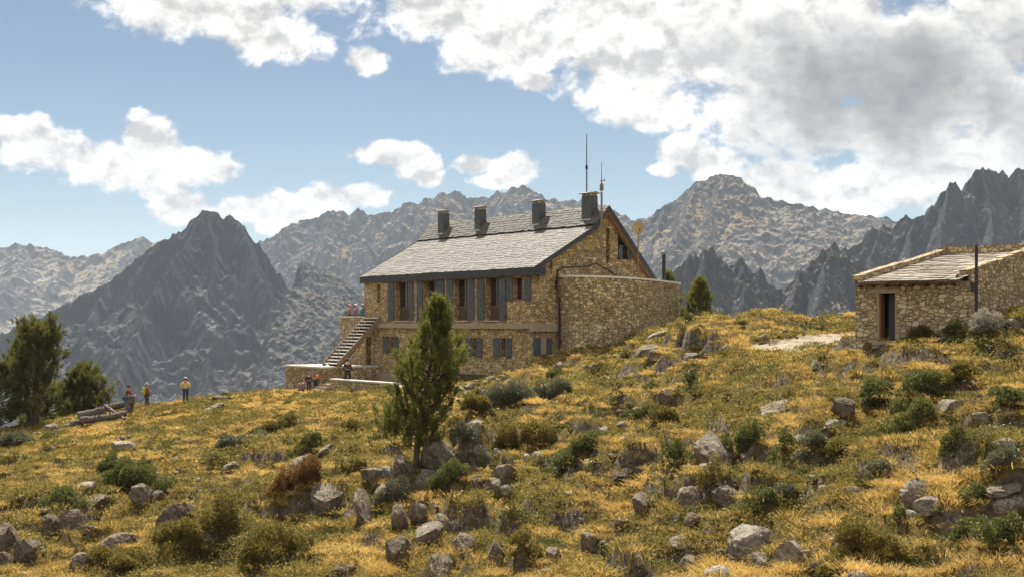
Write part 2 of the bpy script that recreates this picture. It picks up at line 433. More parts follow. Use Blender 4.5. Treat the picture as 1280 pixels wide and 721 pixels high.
def path_near(X, Y):
    d = np.full(np.shape(X), 9e9)
    for (ax, ay), (bx, by) in zip(PATH[:-1], PATH[1:]):
        t = np.clip(((X-ax)*(bx-ax)+(Y-ay)*(by-ay))/((bx-ax)**2+(by-ay)**2), 0, 1)
        d = np.minimum(d, np.hypot(X-ax-t*(bx-ax), Y-ay-t*(by-ay)))
    return sstep(4.2, 2.4, d)
def ledge_mask(X, Y):
    m = np.zeros(np.shape(X))
    for x, y, r in LEDGE: m = np.maximum(m, sstep(1.15, .45, np.hypot((X-x)/r, (Y-y)/(r*1.25)) + .45*fbm(X/1.6, Y/1.6, 3, 36)))
    return np.maximum(m, .9*sstep(.28, .42, fbm(X/6.5, Y/6.5, 3, 40))*sstep(56, 49, Y)*sstep(3.0, 6.0, np.hypot(X-15.5, Y-46.5))) * (Y > 25) * (Y < 80) * (1-path_near(X, Y))
def steep(X, Y, e=.12):
    return np.hypot(height(X+e, Y)-height(X-e, Y), height(X, Y+e)-height(X, Y-e))/(2*e)
def path_mask(X, Y):
    d = np.full(np.shape(X), 9e9)
    for (ax, ay), (bx, by) in zip(PATH[:-1], PATH[1:]):
        t = np.clip(((X-ax)*(bx-ax)+(Y-ay)*(by-ay))/((bx-ax)**2+(by-ay)**2), 0, 1)
        d = np.minimum(d, np.hypot(X-ax-t*(bx-ax), Y-ay-t*(by-ay)))
    return sstep(2.6, 1.8, d + .7*fbm(np.asarray(X)/1.1, np.asarray(Y)/1.1, 3, 44))
def H1(x, y): return float(height(np.array([x]), np.array([y]))[0])

_march = np.concatenate([np.linspace(27, 60, 900), np.linspace(60, 128, 900)[1:]])
def at(px, py):
    """the point of the hillside seen at a pixel of the photograph"""
    X = (px-640)/F*_march; Z = (HOR-py)/F*_march
    d = Z - height(X, _march)
    i = np.argmax(d <= 0) if (d <= 0).any() else int(np.argmin(d))
    return Vector((X[i], _march[i], Z[i] if (d <= 0).any() else H1(X[i], _march[i])))

def spaced(lo, hi, step, end_lo, end_hi, g=1.22):
    a = list(np.arange(lo, hi+1e-6, step))
    s = step
    while a[-1] < end_hi: s *= g; a.append(a[-1]+s)
    s = step; pre = []; p = lo
    while p > end_lo: s *= g; p -= s; pre.append(p)
    return np.array(pre[::-1]+a)
gx = spaced(-62, 46, .2, -7000, 7000); gy = spaced(27, 104, .2, -2500, 9000)
GX, GY = np.meshgrid(gx, gy)
GZ = height(GX, GY)
def grid_faces(nx, ny):
    i = np.arange(nx*ny).reshape(ny, nx)
    return np.stack([i[:-1, :-1], i[:-1, 1:], i[1:, 1:], i[1:, :-1]], -1).reshape(-1, 4)

def ground_mat():
    m, nt, N, L = newmat('alpine_turf'); b = NB(nt)
    co = b.n('ShaderNodeNewGeometry').outputs['Position']
    n1 = b.noise(co, .16, 5, .6); n2 = b.noise(co, 1.1, 6, .65); n3 = b.noise(co, 6, 5, .7)
    c = b.ramp(n2, [(.28, (.10,.068,.02)), (.5, (.23,.155,.042)), (.72, (.36,.25,.075))])
    c = b.mix(b.ramp(n1, [(.45, (0, 0, 0)), (.62, (.7, .7, .7))]), c, b.ramp(n2, [(.3, (.055,.05,.014)), (.7, (.18,.15,.04))]))
    c = b.mix(b.ramp(n3, [(.28, (.8, .8, .8)), (.5, (0, 0, 0))]), c, (.05, .036, .018))
    nzg = b.n('ShaderNodeSeparateXYZ', i_0=b.n('ShaderNodeNewGeometry').outputs['Normal']).outputs[2]
    n4 = b.noise(co, 3.6, 9, .78, .6)
    rock = b.ramp(n4, [(.36, (.05,.037,.024)), (.48, (.165,.13,.09)), (.62, (.33,.28,.215))])
    c = b.mix(b.ramp(b.math('ADD', nzg, b.math('MULTIPLY', b.math('SUBTRACT', n2, .5), .3)), [(.60, (1, 1, 1)), (.74, (0, 0, 0))]), c, rock)
    b.out(c, .95, b.bump(b.math('ADD', b.math('ADD', n3, n2), b.math('MULTIPLY', n4, 2.0)), 1.0, .2), .08)
    return m
M['ground'] = ground_mat()
ground = np_mesh('ground', np.stack([GX, GY, GZ], -1).reshape(-1, 3), grid_faces(len(gx), len(gy)), M['ground'], smooth=True)
tag(ground, 'golden grassy hillside rising towards the stone buildings', 'hillside', kind='structure')

def path_mat():
    m, nt, N, L = newmat('pale_gravel'); b = NB(nt)
    co = b.n('ShaderNodeNewGeometry').outputs['Position']
    n2 = b.noise(co, 1.6, 6, .65); n3 = b.noise(co, 9, 5, .7)
    c = b.ramp(n2, [(.3, (.20,.155,.10)), (.7, (.36,.30,.215))])
    c = b.mix(b.ramp(n3, [(.3, (.6, .6, .6)), (.5, (0, 0, 0))]), c, (.22, .17, .11))
    b.out(c, .95, b.bump(n3, 1, .06), .1)
    return m
px_ = np.arange(6.5, 27, .1); py_ = np.arange(56, 73, .1)
PX, PY = np.meshgrid(px_, py_); PMk = path_mask(PX, PY)
PZ = height(PX, PY)+.035+.03*fbm(PX/.3, PY/.3, 3, 9)
fc = grid_faces(len(px_), len(py_)); keep = (PMk.ravel()[fc] > .45).all(1)
path = np_mesh('path', np.stack([PX, PY, PZ], -1).reshape(-1, 3), fc[keep], path_mat(), smooth=True)
tag(path, 'pale stony path beside the grassy knoll', 'path', kind='structure')

# ------------------------------------------------------------------ mountains
def mtn_mat(name, rock_d, rock_l, scree_d, scree_l, turf, thr=(.62, .80), scale=1.0, turf_amt=.5):
    m, nt, N, L = newmat(name); b = NB(nt)
    g = b.n('ShaderNodeNewGeometry'); co = g.outputs['Position']
    nz = b.n('ShaderNodeSeparateXYZ', i_0=g.outputs['Normal']).outputs[2]
    n1 = b.noise(co, .012*scale, 7, .65); n2 = b.noise(co, .06*scale, 7, .7); n3 = b.noise(co, .0045*scale, 5, .6)
    mp = b.n('ShaderNodeMapping', i_Vector=co); mp.inputs['Scale'].default_value = (1, 1, .22)
    st = b.noise(mp.outputs[0], .07*scale, 6, .72, .4)
    rock = b.ramp(b.math('ADD', b.math('MULTIPLY', st, .65), b.math('MULTIPLY', n1, .35)), [(.36, rock_d), (.62, rock_l)])
    scr = b.ramp(n2, [(.32, scree_d), (.66, scree_l)])
    scr = b.mix(b.math('MULTIPLY', b.ramp(b.math('ADD', b.math('MULTIPLY', n3, .6), b.math('MULTIPLY', n1, .4)), [(.46, (0, 0, 0)), (.58, (1, 1, 1))]), turf_amt), scr, turf)
    spk = b.noise(co, .11*scale, 4, .75)
    scr = b.mix(b.ramp(spk, [(.54, (0, 0, 0)), (.62, (.8, .8, .8))]), scr, tuple(x*1.15 for x in rock_d))
    f = b.math('ADD', nz, b.math('MULTIPLY', b.math('SUBTRACT', n1, .5), .26))
    f = b.math('ADD', f, b.math('MULTIPLY', b.math('SUBTRACT', n2, .5), .20))
    f = b.math('ADD', f, b.math('MULTIPLY', b.math('SUBTRACT', n3, .5), .45))
    c = b.mix(b.ramp(f, [(thr[0], (0, 0, 0)), (thr[1], (1, 1, 1))]), rock, scr)
    b.out(c, .97, b.bump(b.math('ADD', st, n2), 1.0, 3.2/scale), .05)
    return m

def mountain(name, label, ridges, drop, px, yr, nx, ny, mat, amp, wl, jag, warp, seed, zfloor=-190, cat='mountain', calm=None):
    """tent of ridge lines (column,row,distance) with craggy noise; drop = (cliff slope, cliff height range, lower slope)"""
    Yr = ridges[0][0][2]
    xs = np.linspace((px[0]-640)/F*Yr, (px[1]-640)/F*Yr, nx); ys = np.linspace(yr[0], yr[1], ny)
    X, Y = np.meshgrid(xs, ys)
    wx = X + warp*fbm(X/wl, Y/wl, 4, seed) + warp*.3*fbm(X/wl*5, Y/wl*5, 3, seed+3)
    wy = Y + warp*fbm(X/wl+9, Y/wl, 4, seed+1)
    Z = np.full(X.shape, -1e9); DM = np.full(X.shape, 1e9)
    s1, d0, s2 = drop
    sm = 1.0 if calm is None else 1-.9*sstep((calm[0]-640)/F*Yr, (calm[1]-640)/F*Yr, X+.12*wl*fbm(X/wl*2, Y/wl*2, 3, seed+51))
    dd = np.maximum(d0*(1+1.0*fbm(X/wl*1.3, Y/wl*1.3, 4, seed+7))*sm, 2)
    for rd in ridges:
        P = [((x-640)/F*d, d, (HOR-y)/F*d) for x, y, d in rd]
        for (ax, ay, az), (bx, by, bz) in zip(P[:-1], P[1:]):
            t = np.clip(((wx-ax)*(bx-ax)+(wy-ay)*(by-ay))/((bx-ax)**2+(by-ay)**2+1e-9), 0, 1)
            d = np.hypot(wx-ax-t*(bx-ax), wy-ay-t*(by-ay))
            z = az+t*(bz-az) - s1*np.minimum(d, dd) - s2*np.maximum(d-dd, 0)
            Z = np.maximum(Z, z); DM = np.minimum(DM, d)
    k = sstep(0, wl*.5, DM)
    cl = sstep(dd*1.5, dd*.6, DM)
    gul = ridged(X/wl*1.1+.3*fbm(X/wl, Y/wl, 3, seed+4), Y/wl*.34+.2*fbm(X/wl, Y/wl, 3, seed+5), 4, seed+11)-.45
    fine = ridged(X/wl*5.5+.4*fbm(X/wl*3, Y/wl*3, 3, seed+6), Y/wl*2.4, 6, seed+21, .58)-.45
    Z = Z + sm*amp*gul*(.10+k)*(.14+1.2*cl) + sm*amp*.42*fine*(.035+.95*cl*sstep(-.35, .2, fbm(X/wl*.9, Y/wl*.9, 3, seed+41)))*(.14+k) + jag*(ridged(X/wl*7, Y/wl*7, 4, seed+31)-.5)
    Z = np.maximum(Z, zfloor + 12*fbm(X/200, Y/200, 3, seed))
    o = np_mesh(name, np.stack([X, Y, Z], -1).reshape(-1, 3), grid_faces(nx, ny), mat, smooth=False)
    return tag(o, label, cat, kind='structure')
def rl(pts, d): return [(x, y, d) for x, y in pts]

MM = {}
MM['left'] = mtn_mat('far_left_rock', (0.0280,0.0307,0.0383), (0.0717,0.0699,0.0693), (0.1400,0.1244,0.1072), (0.2662,0.2379,0.1997), (0.2240,0.1511,0.0700), (.68,.79), .6, .5)
MM['pyr'] = mtn_mat('pyramid_rock', (0.0224,0.0257,0.0331), (0.0609,0.0609,0.0639), (0.0680,0.0697,0.0701), (0.1434,0.1366,0.1248), (0.1232,0.0885,0.0481), (.70,.82), 1.0, .3)
MM['mid'] = mtn_mat('middle_rock', (0.0240,0.0274,0.0365), (0.0699,0.0681,0.0693), (0.1200,0.1045,0.0877), (0.2560,0.2176,0.1754), (0.2240,0.1456,0.0600), (.68,.78), .7, .75)
MM['right'] = mtn_mat('right_rock', (0.0256,0.0291,0.0365), (0.0717,0.0690,0.0674), (0.1150,0.0996,0.0819), (0.2304,0.1974,0.1540), (0.2240,0.1511,0.0651), (.68,.79), .8, .7)
MM['pin'] = mtn_mat('pinnacle_rock', (0.0208,0.0232,0.0296), (0.0609,0.0609,0.0621), (0.0850,0.0797,0.0711), (0.2048,0.1823,0.1510), (0.1344,0.0971,0.0500), (.54,.74), 1.5, .4)

mountain('mountain', 'far hazy mountain ridge at the left edge behind the dark pyramid peak',
    [rl([(-120,330),(-60,300),(0,310),(30,304),(60,310),(90,322),(120,318),(150,305),(175,297),(195,302),(230,318),(300,340),(400,380)], 4500),
     [(30,304,4500),(20,340,4200),(-20,380,3900)],[(175,297,4500),(150,335,4150),(120,365,3800),(80,400,3500)],[(90,322,4500),(70,350,4250)]],
    (1.1, 60, .62), (-130, 420), (2900, 4700), 420, 330, MM['left'], 52, 420, 16, 50, 101)
mountain('mountain', 'dark craggy pyramid-shaped peak behind the group of pines and hikers',
    [rl([(-200,440),(-60,432),(0,420),(40,402),(75,384),(110,367),(140,350),(165,334),(183,318),(195,304),(212,298),(232,285),(246,270),(258,263),(265,261),(273,264),(283,275),(292,270),(301,272),(312,290),(322,303),(330,310),(345,330),(358,350),(367,368),(376,377),(400,392),(425,406),(470,432),(560,470)], 2000),
     [(265,261,2000),(235,305,1930),(190,360,1830),(165,420,1720),(140,500,1600)],
     [(301,272,2000),(325,335,1920),(345,380,1860),(375,440,1760),(380,500,1660)],
     [(265,261,2000),(272,345,1890),(255,420,1790),(262,480,1690),(280,540,1600)],
     [(140,350,2000),(110,400,1900),(70,450,1780)],[(75,384,2000),(30,430,1880)]],
    (1.9, 62, .62), (-220, 580), (1350, 2150), 560, 420, MM['pyr'], 36, 170, 10, 20, 202, calm=(366, 386))
mountain('mountain', 'long jagged grey and tan mountain range directly behind the refuge roof',
    [rl([(230,345),(300,318),(330,298),(350,288),(375,278),(400,270),(420,262),(440,267),(452,262),(470,270),(490,265),(510,255),(525,252),(540,244),(550,240),(560,238),(572,243),(585,250),(596,245),(610,249),(625,240),(640,236),(652,233),(668,240),(685,246),(700,251),(725,252),(760,260),(800,278),(850,300),(930,340)], 4000),
     [(420,262,4000),(405,310,3750),(380,345,3450),(370,385,3150)],[(550,240,4000),(520,300,3700),(490,350,3350),(455,400,3000)],
     [(470,270,4000),(455,315,3750),(440,350,3500)],[(596,245,4000),(575,290,3780),(540,330,3500),(520,370,3250)],[(700,251,4000),(690,300,3700)],[(440,267,4000),(425,300,3850)],[(520,253,4000),(500,285,3850)],[(640,236,4000),(610,290,3700)],[(350,288,4000),(345,330,3750),(330,370,3450)],
     [(490,350,3350),(430,385,3150)]],
    (1.1, 110, .66), (220, 950), (2700, 4250), 560, 420, MM['mid'], 56, 330, 22, 45, 303)
mountain('mountain', 'rounded grey mountain with a smooth tan shoulder between the two buildings',
    [rl([(700,320),(760,298),(800,275),(815,268),(830,258),(855,246),(862,236),(875,227),(890,221),(905,219),(920,222),(935,232),(945,245),(960,249),(990,254),(1020,260),(1060,267),(1110,273),(1160,290),(1230,330),(1330,370)], 3000),
     [(905,219,3000),(885,285,2780),(850,345,2520),(830,400,2300)],[(945,245,3000),(930,305,2760),(965,360,2480),(985,410,2250)],
     [(1020,260,3000),(1005,310,2780),(1030,360,2560)],[(830,258,3000),(808,320,2780)],[(875,227,3000),(845,300,2760)]],
    (1.15, 85, .64), (690, 1340), (2000, 3200), 520, 420, MM['right'], 34, 250, 12, 18, 404, calm=(935, 985))
mountain('mountain', 'dark row of rock pinnacles standing low behind the grassy knoll',
    [rl([(700,440),(780,410),(815,372),(835,345),(850,330),(862,314),(866,324),(871,316),(876,324),(881,309),(887,312),(893,307),(898,326),(904,318),(912,332),(918,328),(925,321),(931,334),(940,340),(947,337),(955,352),(965,362),(975,364),(985,354),(993,346),(1000,336),(1006,339),(1012,325),(1018,323),(1025,311),(1031,312),(1040,303),(1047,313),(1055,311),(1062,324),(1070,322),(1078,336),(1085,335),(1110,352),(1150,382),(1230,420)], 1300),
     [(881,309,1300),(876,365,1240),(862,420,1180)],[(925,321,1300),(930,385,1240)],[(1040,303,1300),(1030,360,1240),(1015,420,1170)],[(1000,336,1300),(985,390,1230)],[(1078,336,1300),(1085,400,1230)]],
    (1.9, 60, .8), (690, 1240), (1080, 1400), 620, 320, MM['pin'], 40, 80, 5, 10, 505)
mountain('mountain', 'steep dark grey cliffs with needle-like towers behind the small hut',
    [rl([(960,400),(1030,345),(1050,318),(1060,311),(1080,298),(1090,284),(1097,287),(1105,281),(1115,289),(1125,277),(1135,270),(1141,275),(1147,271),(1155,268),(1160,277),(1166,262),(1170,250),(1175,240),(1183,238),(1190,226),(1197,229),(1200,236),(1205,252),(1209,236),(1213,227),(1222,216),(1232,211),(1240,215),(1247,214),(1253,219),(1258,213),(1266,224),(1275,217),(1282,212),(1300,215),(1340,205),(1420,230)], 1600),
     [(1190,226,1600),(1175,300,1530),(1160,360,1450)],[(1232,211,1600),(1240,290,1530),(1230,350,1450)],[(1105,281,1600),(1090,335,1530),(1080,385,1460)],[(1147,271,1600),(1135,330,1530)],[(1282,212,1600),(1290,300,1520)]],
    (1.8, 85, .8), (950, 1430), (1330, 1720), 560, 340, MM['pin'], 55, 110, 6, 13, 606)
# ------------------------------------------------------------------ masonry walls with openings
def wall(mb, us, tops, vs, holes, thick, frame, zb):
    """grid wall: us break points along, tops = wall top at each of us, holes = (u0,u1,v0,v1); frame(u,v,w)->xyz, w inwards"""
    us = list(us); n = len(us)
    tp = lambda i: tops(us[i]) if callable(tops) else tops
    for i in range(n-1):
        a, b = us[i], us[i+1]; ta, tb = tp(i), tp(i+1); lim = min(ta, tb)
        lv = [v for v in vs if v < lim-1e-4]
        cells = list(zip(lv[:-1], lv[1:]))
        def hole(u, v): return any(h[0] < u < h[1] and h[2] < v < h[3] for h in holes)
        mid = (a+b)/2
        quads = [((a, v0), (b, v0), (b, v1), (a, v1), (v0+v1)/2) for v0, v1 in cells]
        quads.append(((a, lv[-1]), (b, lv[-1]), (b, tb), (a, ta), (lv[-1]+lim)/2))
        for q in quads:
            if hole(mid, q[4]): continue
            p = [frame(u, v-zb, 0) for u, v in q[:4]]; pi = [frame(u, v-zb, thick) for u, v in q[:4]]
            mb.add(p, [(0, 1, 2, 3)]); mb.add(pi, [(3, 2, 1, 0)])
    for h in holes:                                   # reveals
        c = [(h[0], h[2]), (h[1], h[2]), (h[1], h[3]), (h[0], h[3])]
        for k in range(4):
            (u0, v0), (u1, v1) = c[k], c[(k+1) % 4]
            mb.add([frame(u0, v0-zb, 0), frame(u1, v1-zb, 0), frame(u1, v1-zb, thick), frame(u0, v0-zb, thick)], [(0, 1, 2, 3)])

def slabs(mb, o, ud, vd, nd, ulen, vlen, rowh, w0, w1, th, rng, tint, jit=.02, rag=.05):
    """rows of overlapping irregular roof slabs; v runs up the slope"""
    o, ud, vd, nd = Vector(o), Vector(ud), Vector(vd), Vector(nd)
    v = 0
    while v < vlen:
        rh = rowh*rng.uniform(.8, 1.2); u = -rng.uniform(0, w0)
        while u < ulen:
            w = rng.uniform(w0, w1)
            a = max(u, -.03); b = min(u+w-.015, ulen+.03)
            if b-a > .06:
                lo = v-rng.uniform(0, rag); hi = min(v+rh*1.25, vlen+.02)
                lift = th*(1.25+rng.uniform(-.25, .6)); t = rng.uniform(0, 1)
                P = []
                for (uu, vv, l) in ((a+rng.uniform(0, jit), lo, lift), (b-rng.uniform(0, jit), lo+rng.uniform(-rag, rag)*.6, lift*rng.uniform(.8, 1.2)), (b, hi, th*.3), (a, hi, th*.3)):
                    P.append(o+ud*uu+vd*vv+nd*l)
                Q = [p-nd*th for p in P]
                mb.add(P+Q, [(0, 1, 2, 3), (0, 4, 5, 1), (1, 5, 6, 2), (3, 7, 4, 0)])
                tint += [t]*8
            u += w
        v += rh
def settint(o, tint):
    a = o.data.attributes.new('tint', 'FLOAT', 'POINT'); a.data.foreach_set('value', np.array(tint, np.float32))

# ------------------------------------------------------------------ the refuge
ZB = -4.2
ref = empty('mountain_refuge', (BC[0], BC[1], ZB), PHI, 'large two-storey stone mountain refuge with a pale slab roof and four dark chimneys', 'mountain hut')
LF = 19.8; WB = 11.0
def fy(px, x=0.0):          # facade coordinate of a photo column, on the plane x
    k = (px-640)/F; bx = BC[0]+x*math.cos(PHI); by = BC[1]+x*math.sin(PHI)
    return (bx-k*by)/(math.sin(PHI)+k*math.cos(PHI))
def gx_(px, y=0.0):         # gable coordinate of a photo column, on the plane y
    k = (px-640)/F; bx = BC[0]-y*math.sin(PHI); by = BC[1]+y*math.cos(PHI)
    return (k*by-bx)/(math.cos(PHI)-k*math.sin(PHI))
def zat(py, x, y):
    return (HOR-py)/F*(BC[1]+x*math.sin(PHI)+y*math.cos(PHI))
def Rr(name, mb, mat, parent=None): return mb.build(name, M[mat], parent or ref)

# facade ------------------------------------------------------------
doors = [(494,512.3),(530,547.3),(567.6,585.3),(607,624.6)]
DZ0, DZ1 = .2, 3.08
holes = [(fy(b), fy(a), DZ0, DZ1) for a, b in doors]
holes.append((fy(653.5), fy(642), 1.5, 2.98))           # small upper window
SW = (fy(475.6), fy(471), 1.6, 2.95); holes.append(SW)   # slit at the left end
low = [(479.5,498.5),(582.5,603),(617.5,640)]
lowh = []
for a, b in low:
    m0 = a+(b-a)*.36; m1 = a+(b-a)*.68
    lowh.append((fy(m1), fy(m0), -2.22, -1.0))
holes += lowh
holes.append((fy(463.5), fy(455.5), -3.4, -1.0))           # dark doorway under the stair
us = sorted({0.0, LF} | {h[0] for h in holes} | {h[1] for h in holes})
vs = sorted({-6.0, 0.0} | {h[2] for h in holes} | {h[3] for h in holes})
w = MB(); wall(w, us, 3.25, vs, [h for h in holes], .6, lambda u, v, d: (d, u, v), ZB)
ow = Rr('wall', w, 'stone')
# black sheet standing in for the unlit rooms behind the openings
w = MB(); w.box(.95, 1.0, .65, LF-.65, -5.5-ZB, 3.2-ZB); Rr('dark_room_sheet', w, 'black')
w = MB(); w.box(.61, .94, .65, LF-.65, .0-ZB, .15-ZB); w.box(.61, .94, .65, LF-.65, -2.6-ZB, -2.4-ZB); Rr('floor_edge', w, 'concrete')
# gable --------------------------------------------------------------
def roof_z(x):
    if x < 5.32: return 3.44+.517*(x+.4)
    return 7.78-1.06*abs(x-6.44)
S1 = (gx_(757.6), gx_(762.2), 4.1, 6.45)
S2 = (gx_(772.5), gx_(788), zat(324, 7.6, 0), zat(306.5, 7.6, 0))
S3 = (.62, 1.12, -2.3, -.95)
gh = [S1, S2, S3]
us = sorted({.61, 5.32, 6.44, WB} | {h[0] for h in gh} | {h[1] for h in gh})
vs = sorted({-6.0} | {h[2] for h in gh} | {h[3] for h in gh} | {2.0})
w = MB(); wall(w, us, roof_z, vs, gh, .6, lambda u, v, d: (u, d, v), ZB)
wall(w, [0, .61], lambda x: roof_z(x), [-6.0, 2.0], [], .6, lambda u, v, d: (u, d, v), ZB)
Rr('wall', w, 'stone')
w = MB()
wall(w, [.61, 5.32, 6.44, WB], roof_z, [-6.0, 2.0], [], .5, lambda u, v, d: (u, LF-d, v), ZB)
w.box(WB-.5, WB-.002, .62, LF-.52, -6-ZB, 2.6-ZB)
Rr('wall', w, 'stone_low')
# black sheet for the dark of the rooms behind the gable windows
w = MB(); w.box(.9, WB-.6, .9, .95, -5-ZB, 2.5-ZB); w.prism([(2.2, 2.5-ZB), (9.6, 2.5-ZB), (9.6, 4.0-ZB), (6.44, 7.2-ZB), (4.9, 5.7-ZB), (2.2, 4.2-ZB)], 'y', .9, .95); Rr('dark_room_sheet', w, 'black')

# balcony slab band
w = MB(); yl = fy(463)
w.box(-.26, -.002, -.26, yl, -.34-ZB, .02-ZB)
Rr('balcony_slab', w, 'concrete')
w = MB(); w.box(-.262, 2.15, -.262, -.003, -.52-ZB, .012-ZB); Rr('balcony_slab', w, 'concrete')

# roof ----------------------------------------------------------------
rng = random.Random(4)
A = (-.2, 3.60); K = (5.36, 6.60); K2 = (5.26, 6.66); T = (6.44, 7.92); Bk = (11.5, 2.56)
YA, YB = -.42, 20.27
w = MB()
w.prism([(A[0], A[1]-ZB), (K[0], K[1]-ZB), (T[0], T[1]-.06-ZB), (Bk[0], Bk[1]-ZB), (Bk[0], Bk[1]-.2-ZB), (T[0], T[1]-.3-ZB), (K[0]+.1, K[1]-.2-ZB), (A[0], A[1]-.2-ZB)], 'y', YA, YB)
roof = Rr('roof', w, 'slate')
ds = Vector((K[0]-A[0], 0, K[1]-A[1])); ls = ds.length; ds.normalize(); ns = Vector((-ds.z, 0, ds.x))
w = MB(); tt = []
slabs(w, (A[0], YA, A[1]-ZB), (0, 1, 0), ds, ns, YB-YA, ls, .31, .22, .8, .026, rng, tt, .04, .11)
o = Rr('roof_slabs', w, 'slab', roof); settint(o, tt)
du = Vector((T[0]-K2[0], 0, T[1]-K2[1])); lu = du.length; du.normalize(); nu = Vector((-du.z, 0, du.x))
w = MB(); tt = []
slabs(w, (K2[0]-.05, YA, K2[1]-ZB), (0, 1, 0), du, nu, YB-YA, lu+.04, .24, .22, .5, .028, rng, tt, .02, .08)
db = Vector((T[0]-Bk[0], 0, T[1]-Bk[1])); lb = db.length; db.normalize(); nb_ = Vector((-db.z, 0, db.x)); nb_ = nb_ if nb_.z > 0 else -nb_
slabs(w, (Bk[0], YA, Bk[1]-ZB), (0, 1, 0), db, nb_, YB-YA, lb, .24, .25, .5, .035, rng, tt)
o = Rr('roof_slates', w, 'slate', roof); settint(o, tt)
# ridge cap of short stones
w = MB(); y = YA
while y < YB-.1:
    l = rng.uniform(.5, .9); e = min(y+l-.015, YB); h = rng.uniform(-.015, .02)
    w.prism([(T[0]-.17, T[1]-.13-ZB+h), (T[0], T[1]+.075-ZB+h), (T[0]+.17, T[1]-.13-ZB+h), (T[0], T[1]-.02-ZB+h)], 'y', y, e); y += l
Rr('ridge_stones', w, 'cap', roof)
# boxed eave with vertical slates, rake boards
w = MB(); w.box(-.23, .72, YA-.03, YB+.03, 3.12-ZB, 3.58-ZB)
ev = Rr('eave_fascia', w, 'dark_slate')
w = MB(); y = YA
while y < YB:
    l = .3*rng.uniform(.9, 1.1); w.box(-.253-rng.uniform(0, .012), -.232, y, min(y+l-.012, YB), 3.10-rng.uniform(0, .02)-ZB, 3.56-ZB); y += l
Rr('fascia_slates', w, 'dark_slate', ev)
def rake(y0, y1):
    w = MB()
    w.prism([(-.22, 3.30-ZB), (-.22, 3.66-ZB), (5.30, 6.66-ZB), (5.38, 6.36-ZB)], 'y', y0, y1)
    w.prism([(5.16, 6.55-ZB), (5.2, 6.72-ZB), (6.44, 7.965-ZB), (6.44, 7.56-ZB), (5.42, 6.45-ZB)], 'y', y0-.004, y1-.004)
    w.prism([(6.445, 7.56-ZB), (6.445, 7.965-ZB), (11.56, 2.6-ZB), (11.45, 2.25-ZB)], 'y', y0-.004, y1-.004)
    return w
Rr('rake_board', rake(YA-.06, YA-.012), 'dark_slate'); Rr('rake_board', rake(YB+.012, YB+.06), 'dark_slate')
# soffit boards lit from below
w = MB(); w.prism([(.74, 3.97-ZB), (5.25, 6.3-ZB), (6.44, 7.55-ZB), (11.3, 2.4-ZB), (11.3, 2.32-ZB), (6.44, 7.46-ZB), (5.3, 6.24-ZB), (.74, 3.9-ZB)], 'y', YA, -.003)
Rr('soffit', w, 'wood_pale')

# chimneys --------------------------------------------------------------
def chimney(y, x, wx, wy, ztop, zbot):
    b = MB(); b.box(x-wx/2, x+wx/2, y-wy/2, y+wy/2, zbot-ZB, ztop-.28-ZB); c = Rr('chimney', b, 'chimney')
    for sx in (-1, 0, 1):
        for sy in (-1, 0, 1):
            if not (sx or sy): continue
            b = MB(); b.box(x+sx*(wx/2-.08)-.06, x+sx*(wx/2-.08)+.06, y+sy*(wy/2-.08)-.06, y+sy*(wy/2-.08)+.06, ztop-.275-ZB, ztop-.13-ZB); Rr('cap_post', b, 'conc_pale', c)
    b = MB(); b.prism([(x-wx/2-.14, ztop-.13-ZB), (x-wx/2-.14, ztop-.08-ZB), (x, ztop+.02-ZB), (x+wx/2+.14, ztop-.08-ZB), (x+wx/2+.14, ztop-.13-ZB)], 'y', y-wy/2-.14, y+wy/2+.14); Rr('chimney_cap', b, 'cap', c)
    b = MB(); zf = 6.6+(x-wx/2-5.3)*1.1-ZB
    b.box(x-wx/2-.16, x-wx/2+.02, y-wy/2-.1, y+wy/2+.1, zf-.05, zf+.1); Rr('flashing', b, 'flash', c)
for px, ww, zt in ((554.5, .72, 8.95), (600.5, .68, 8.9), (673.5, .78, 8.85), (737, .95, 8.95)):
    x = 5.95; k = (px-640)/F; bx = BC[0]+x*math.cos(PHI); by = BC[1]+x*math.sin(PHI)
    chimney((bx-k*by)/(math.sin(PHI)+k*math.cos(PHI)), x, .62, ww, zt, 6.75)

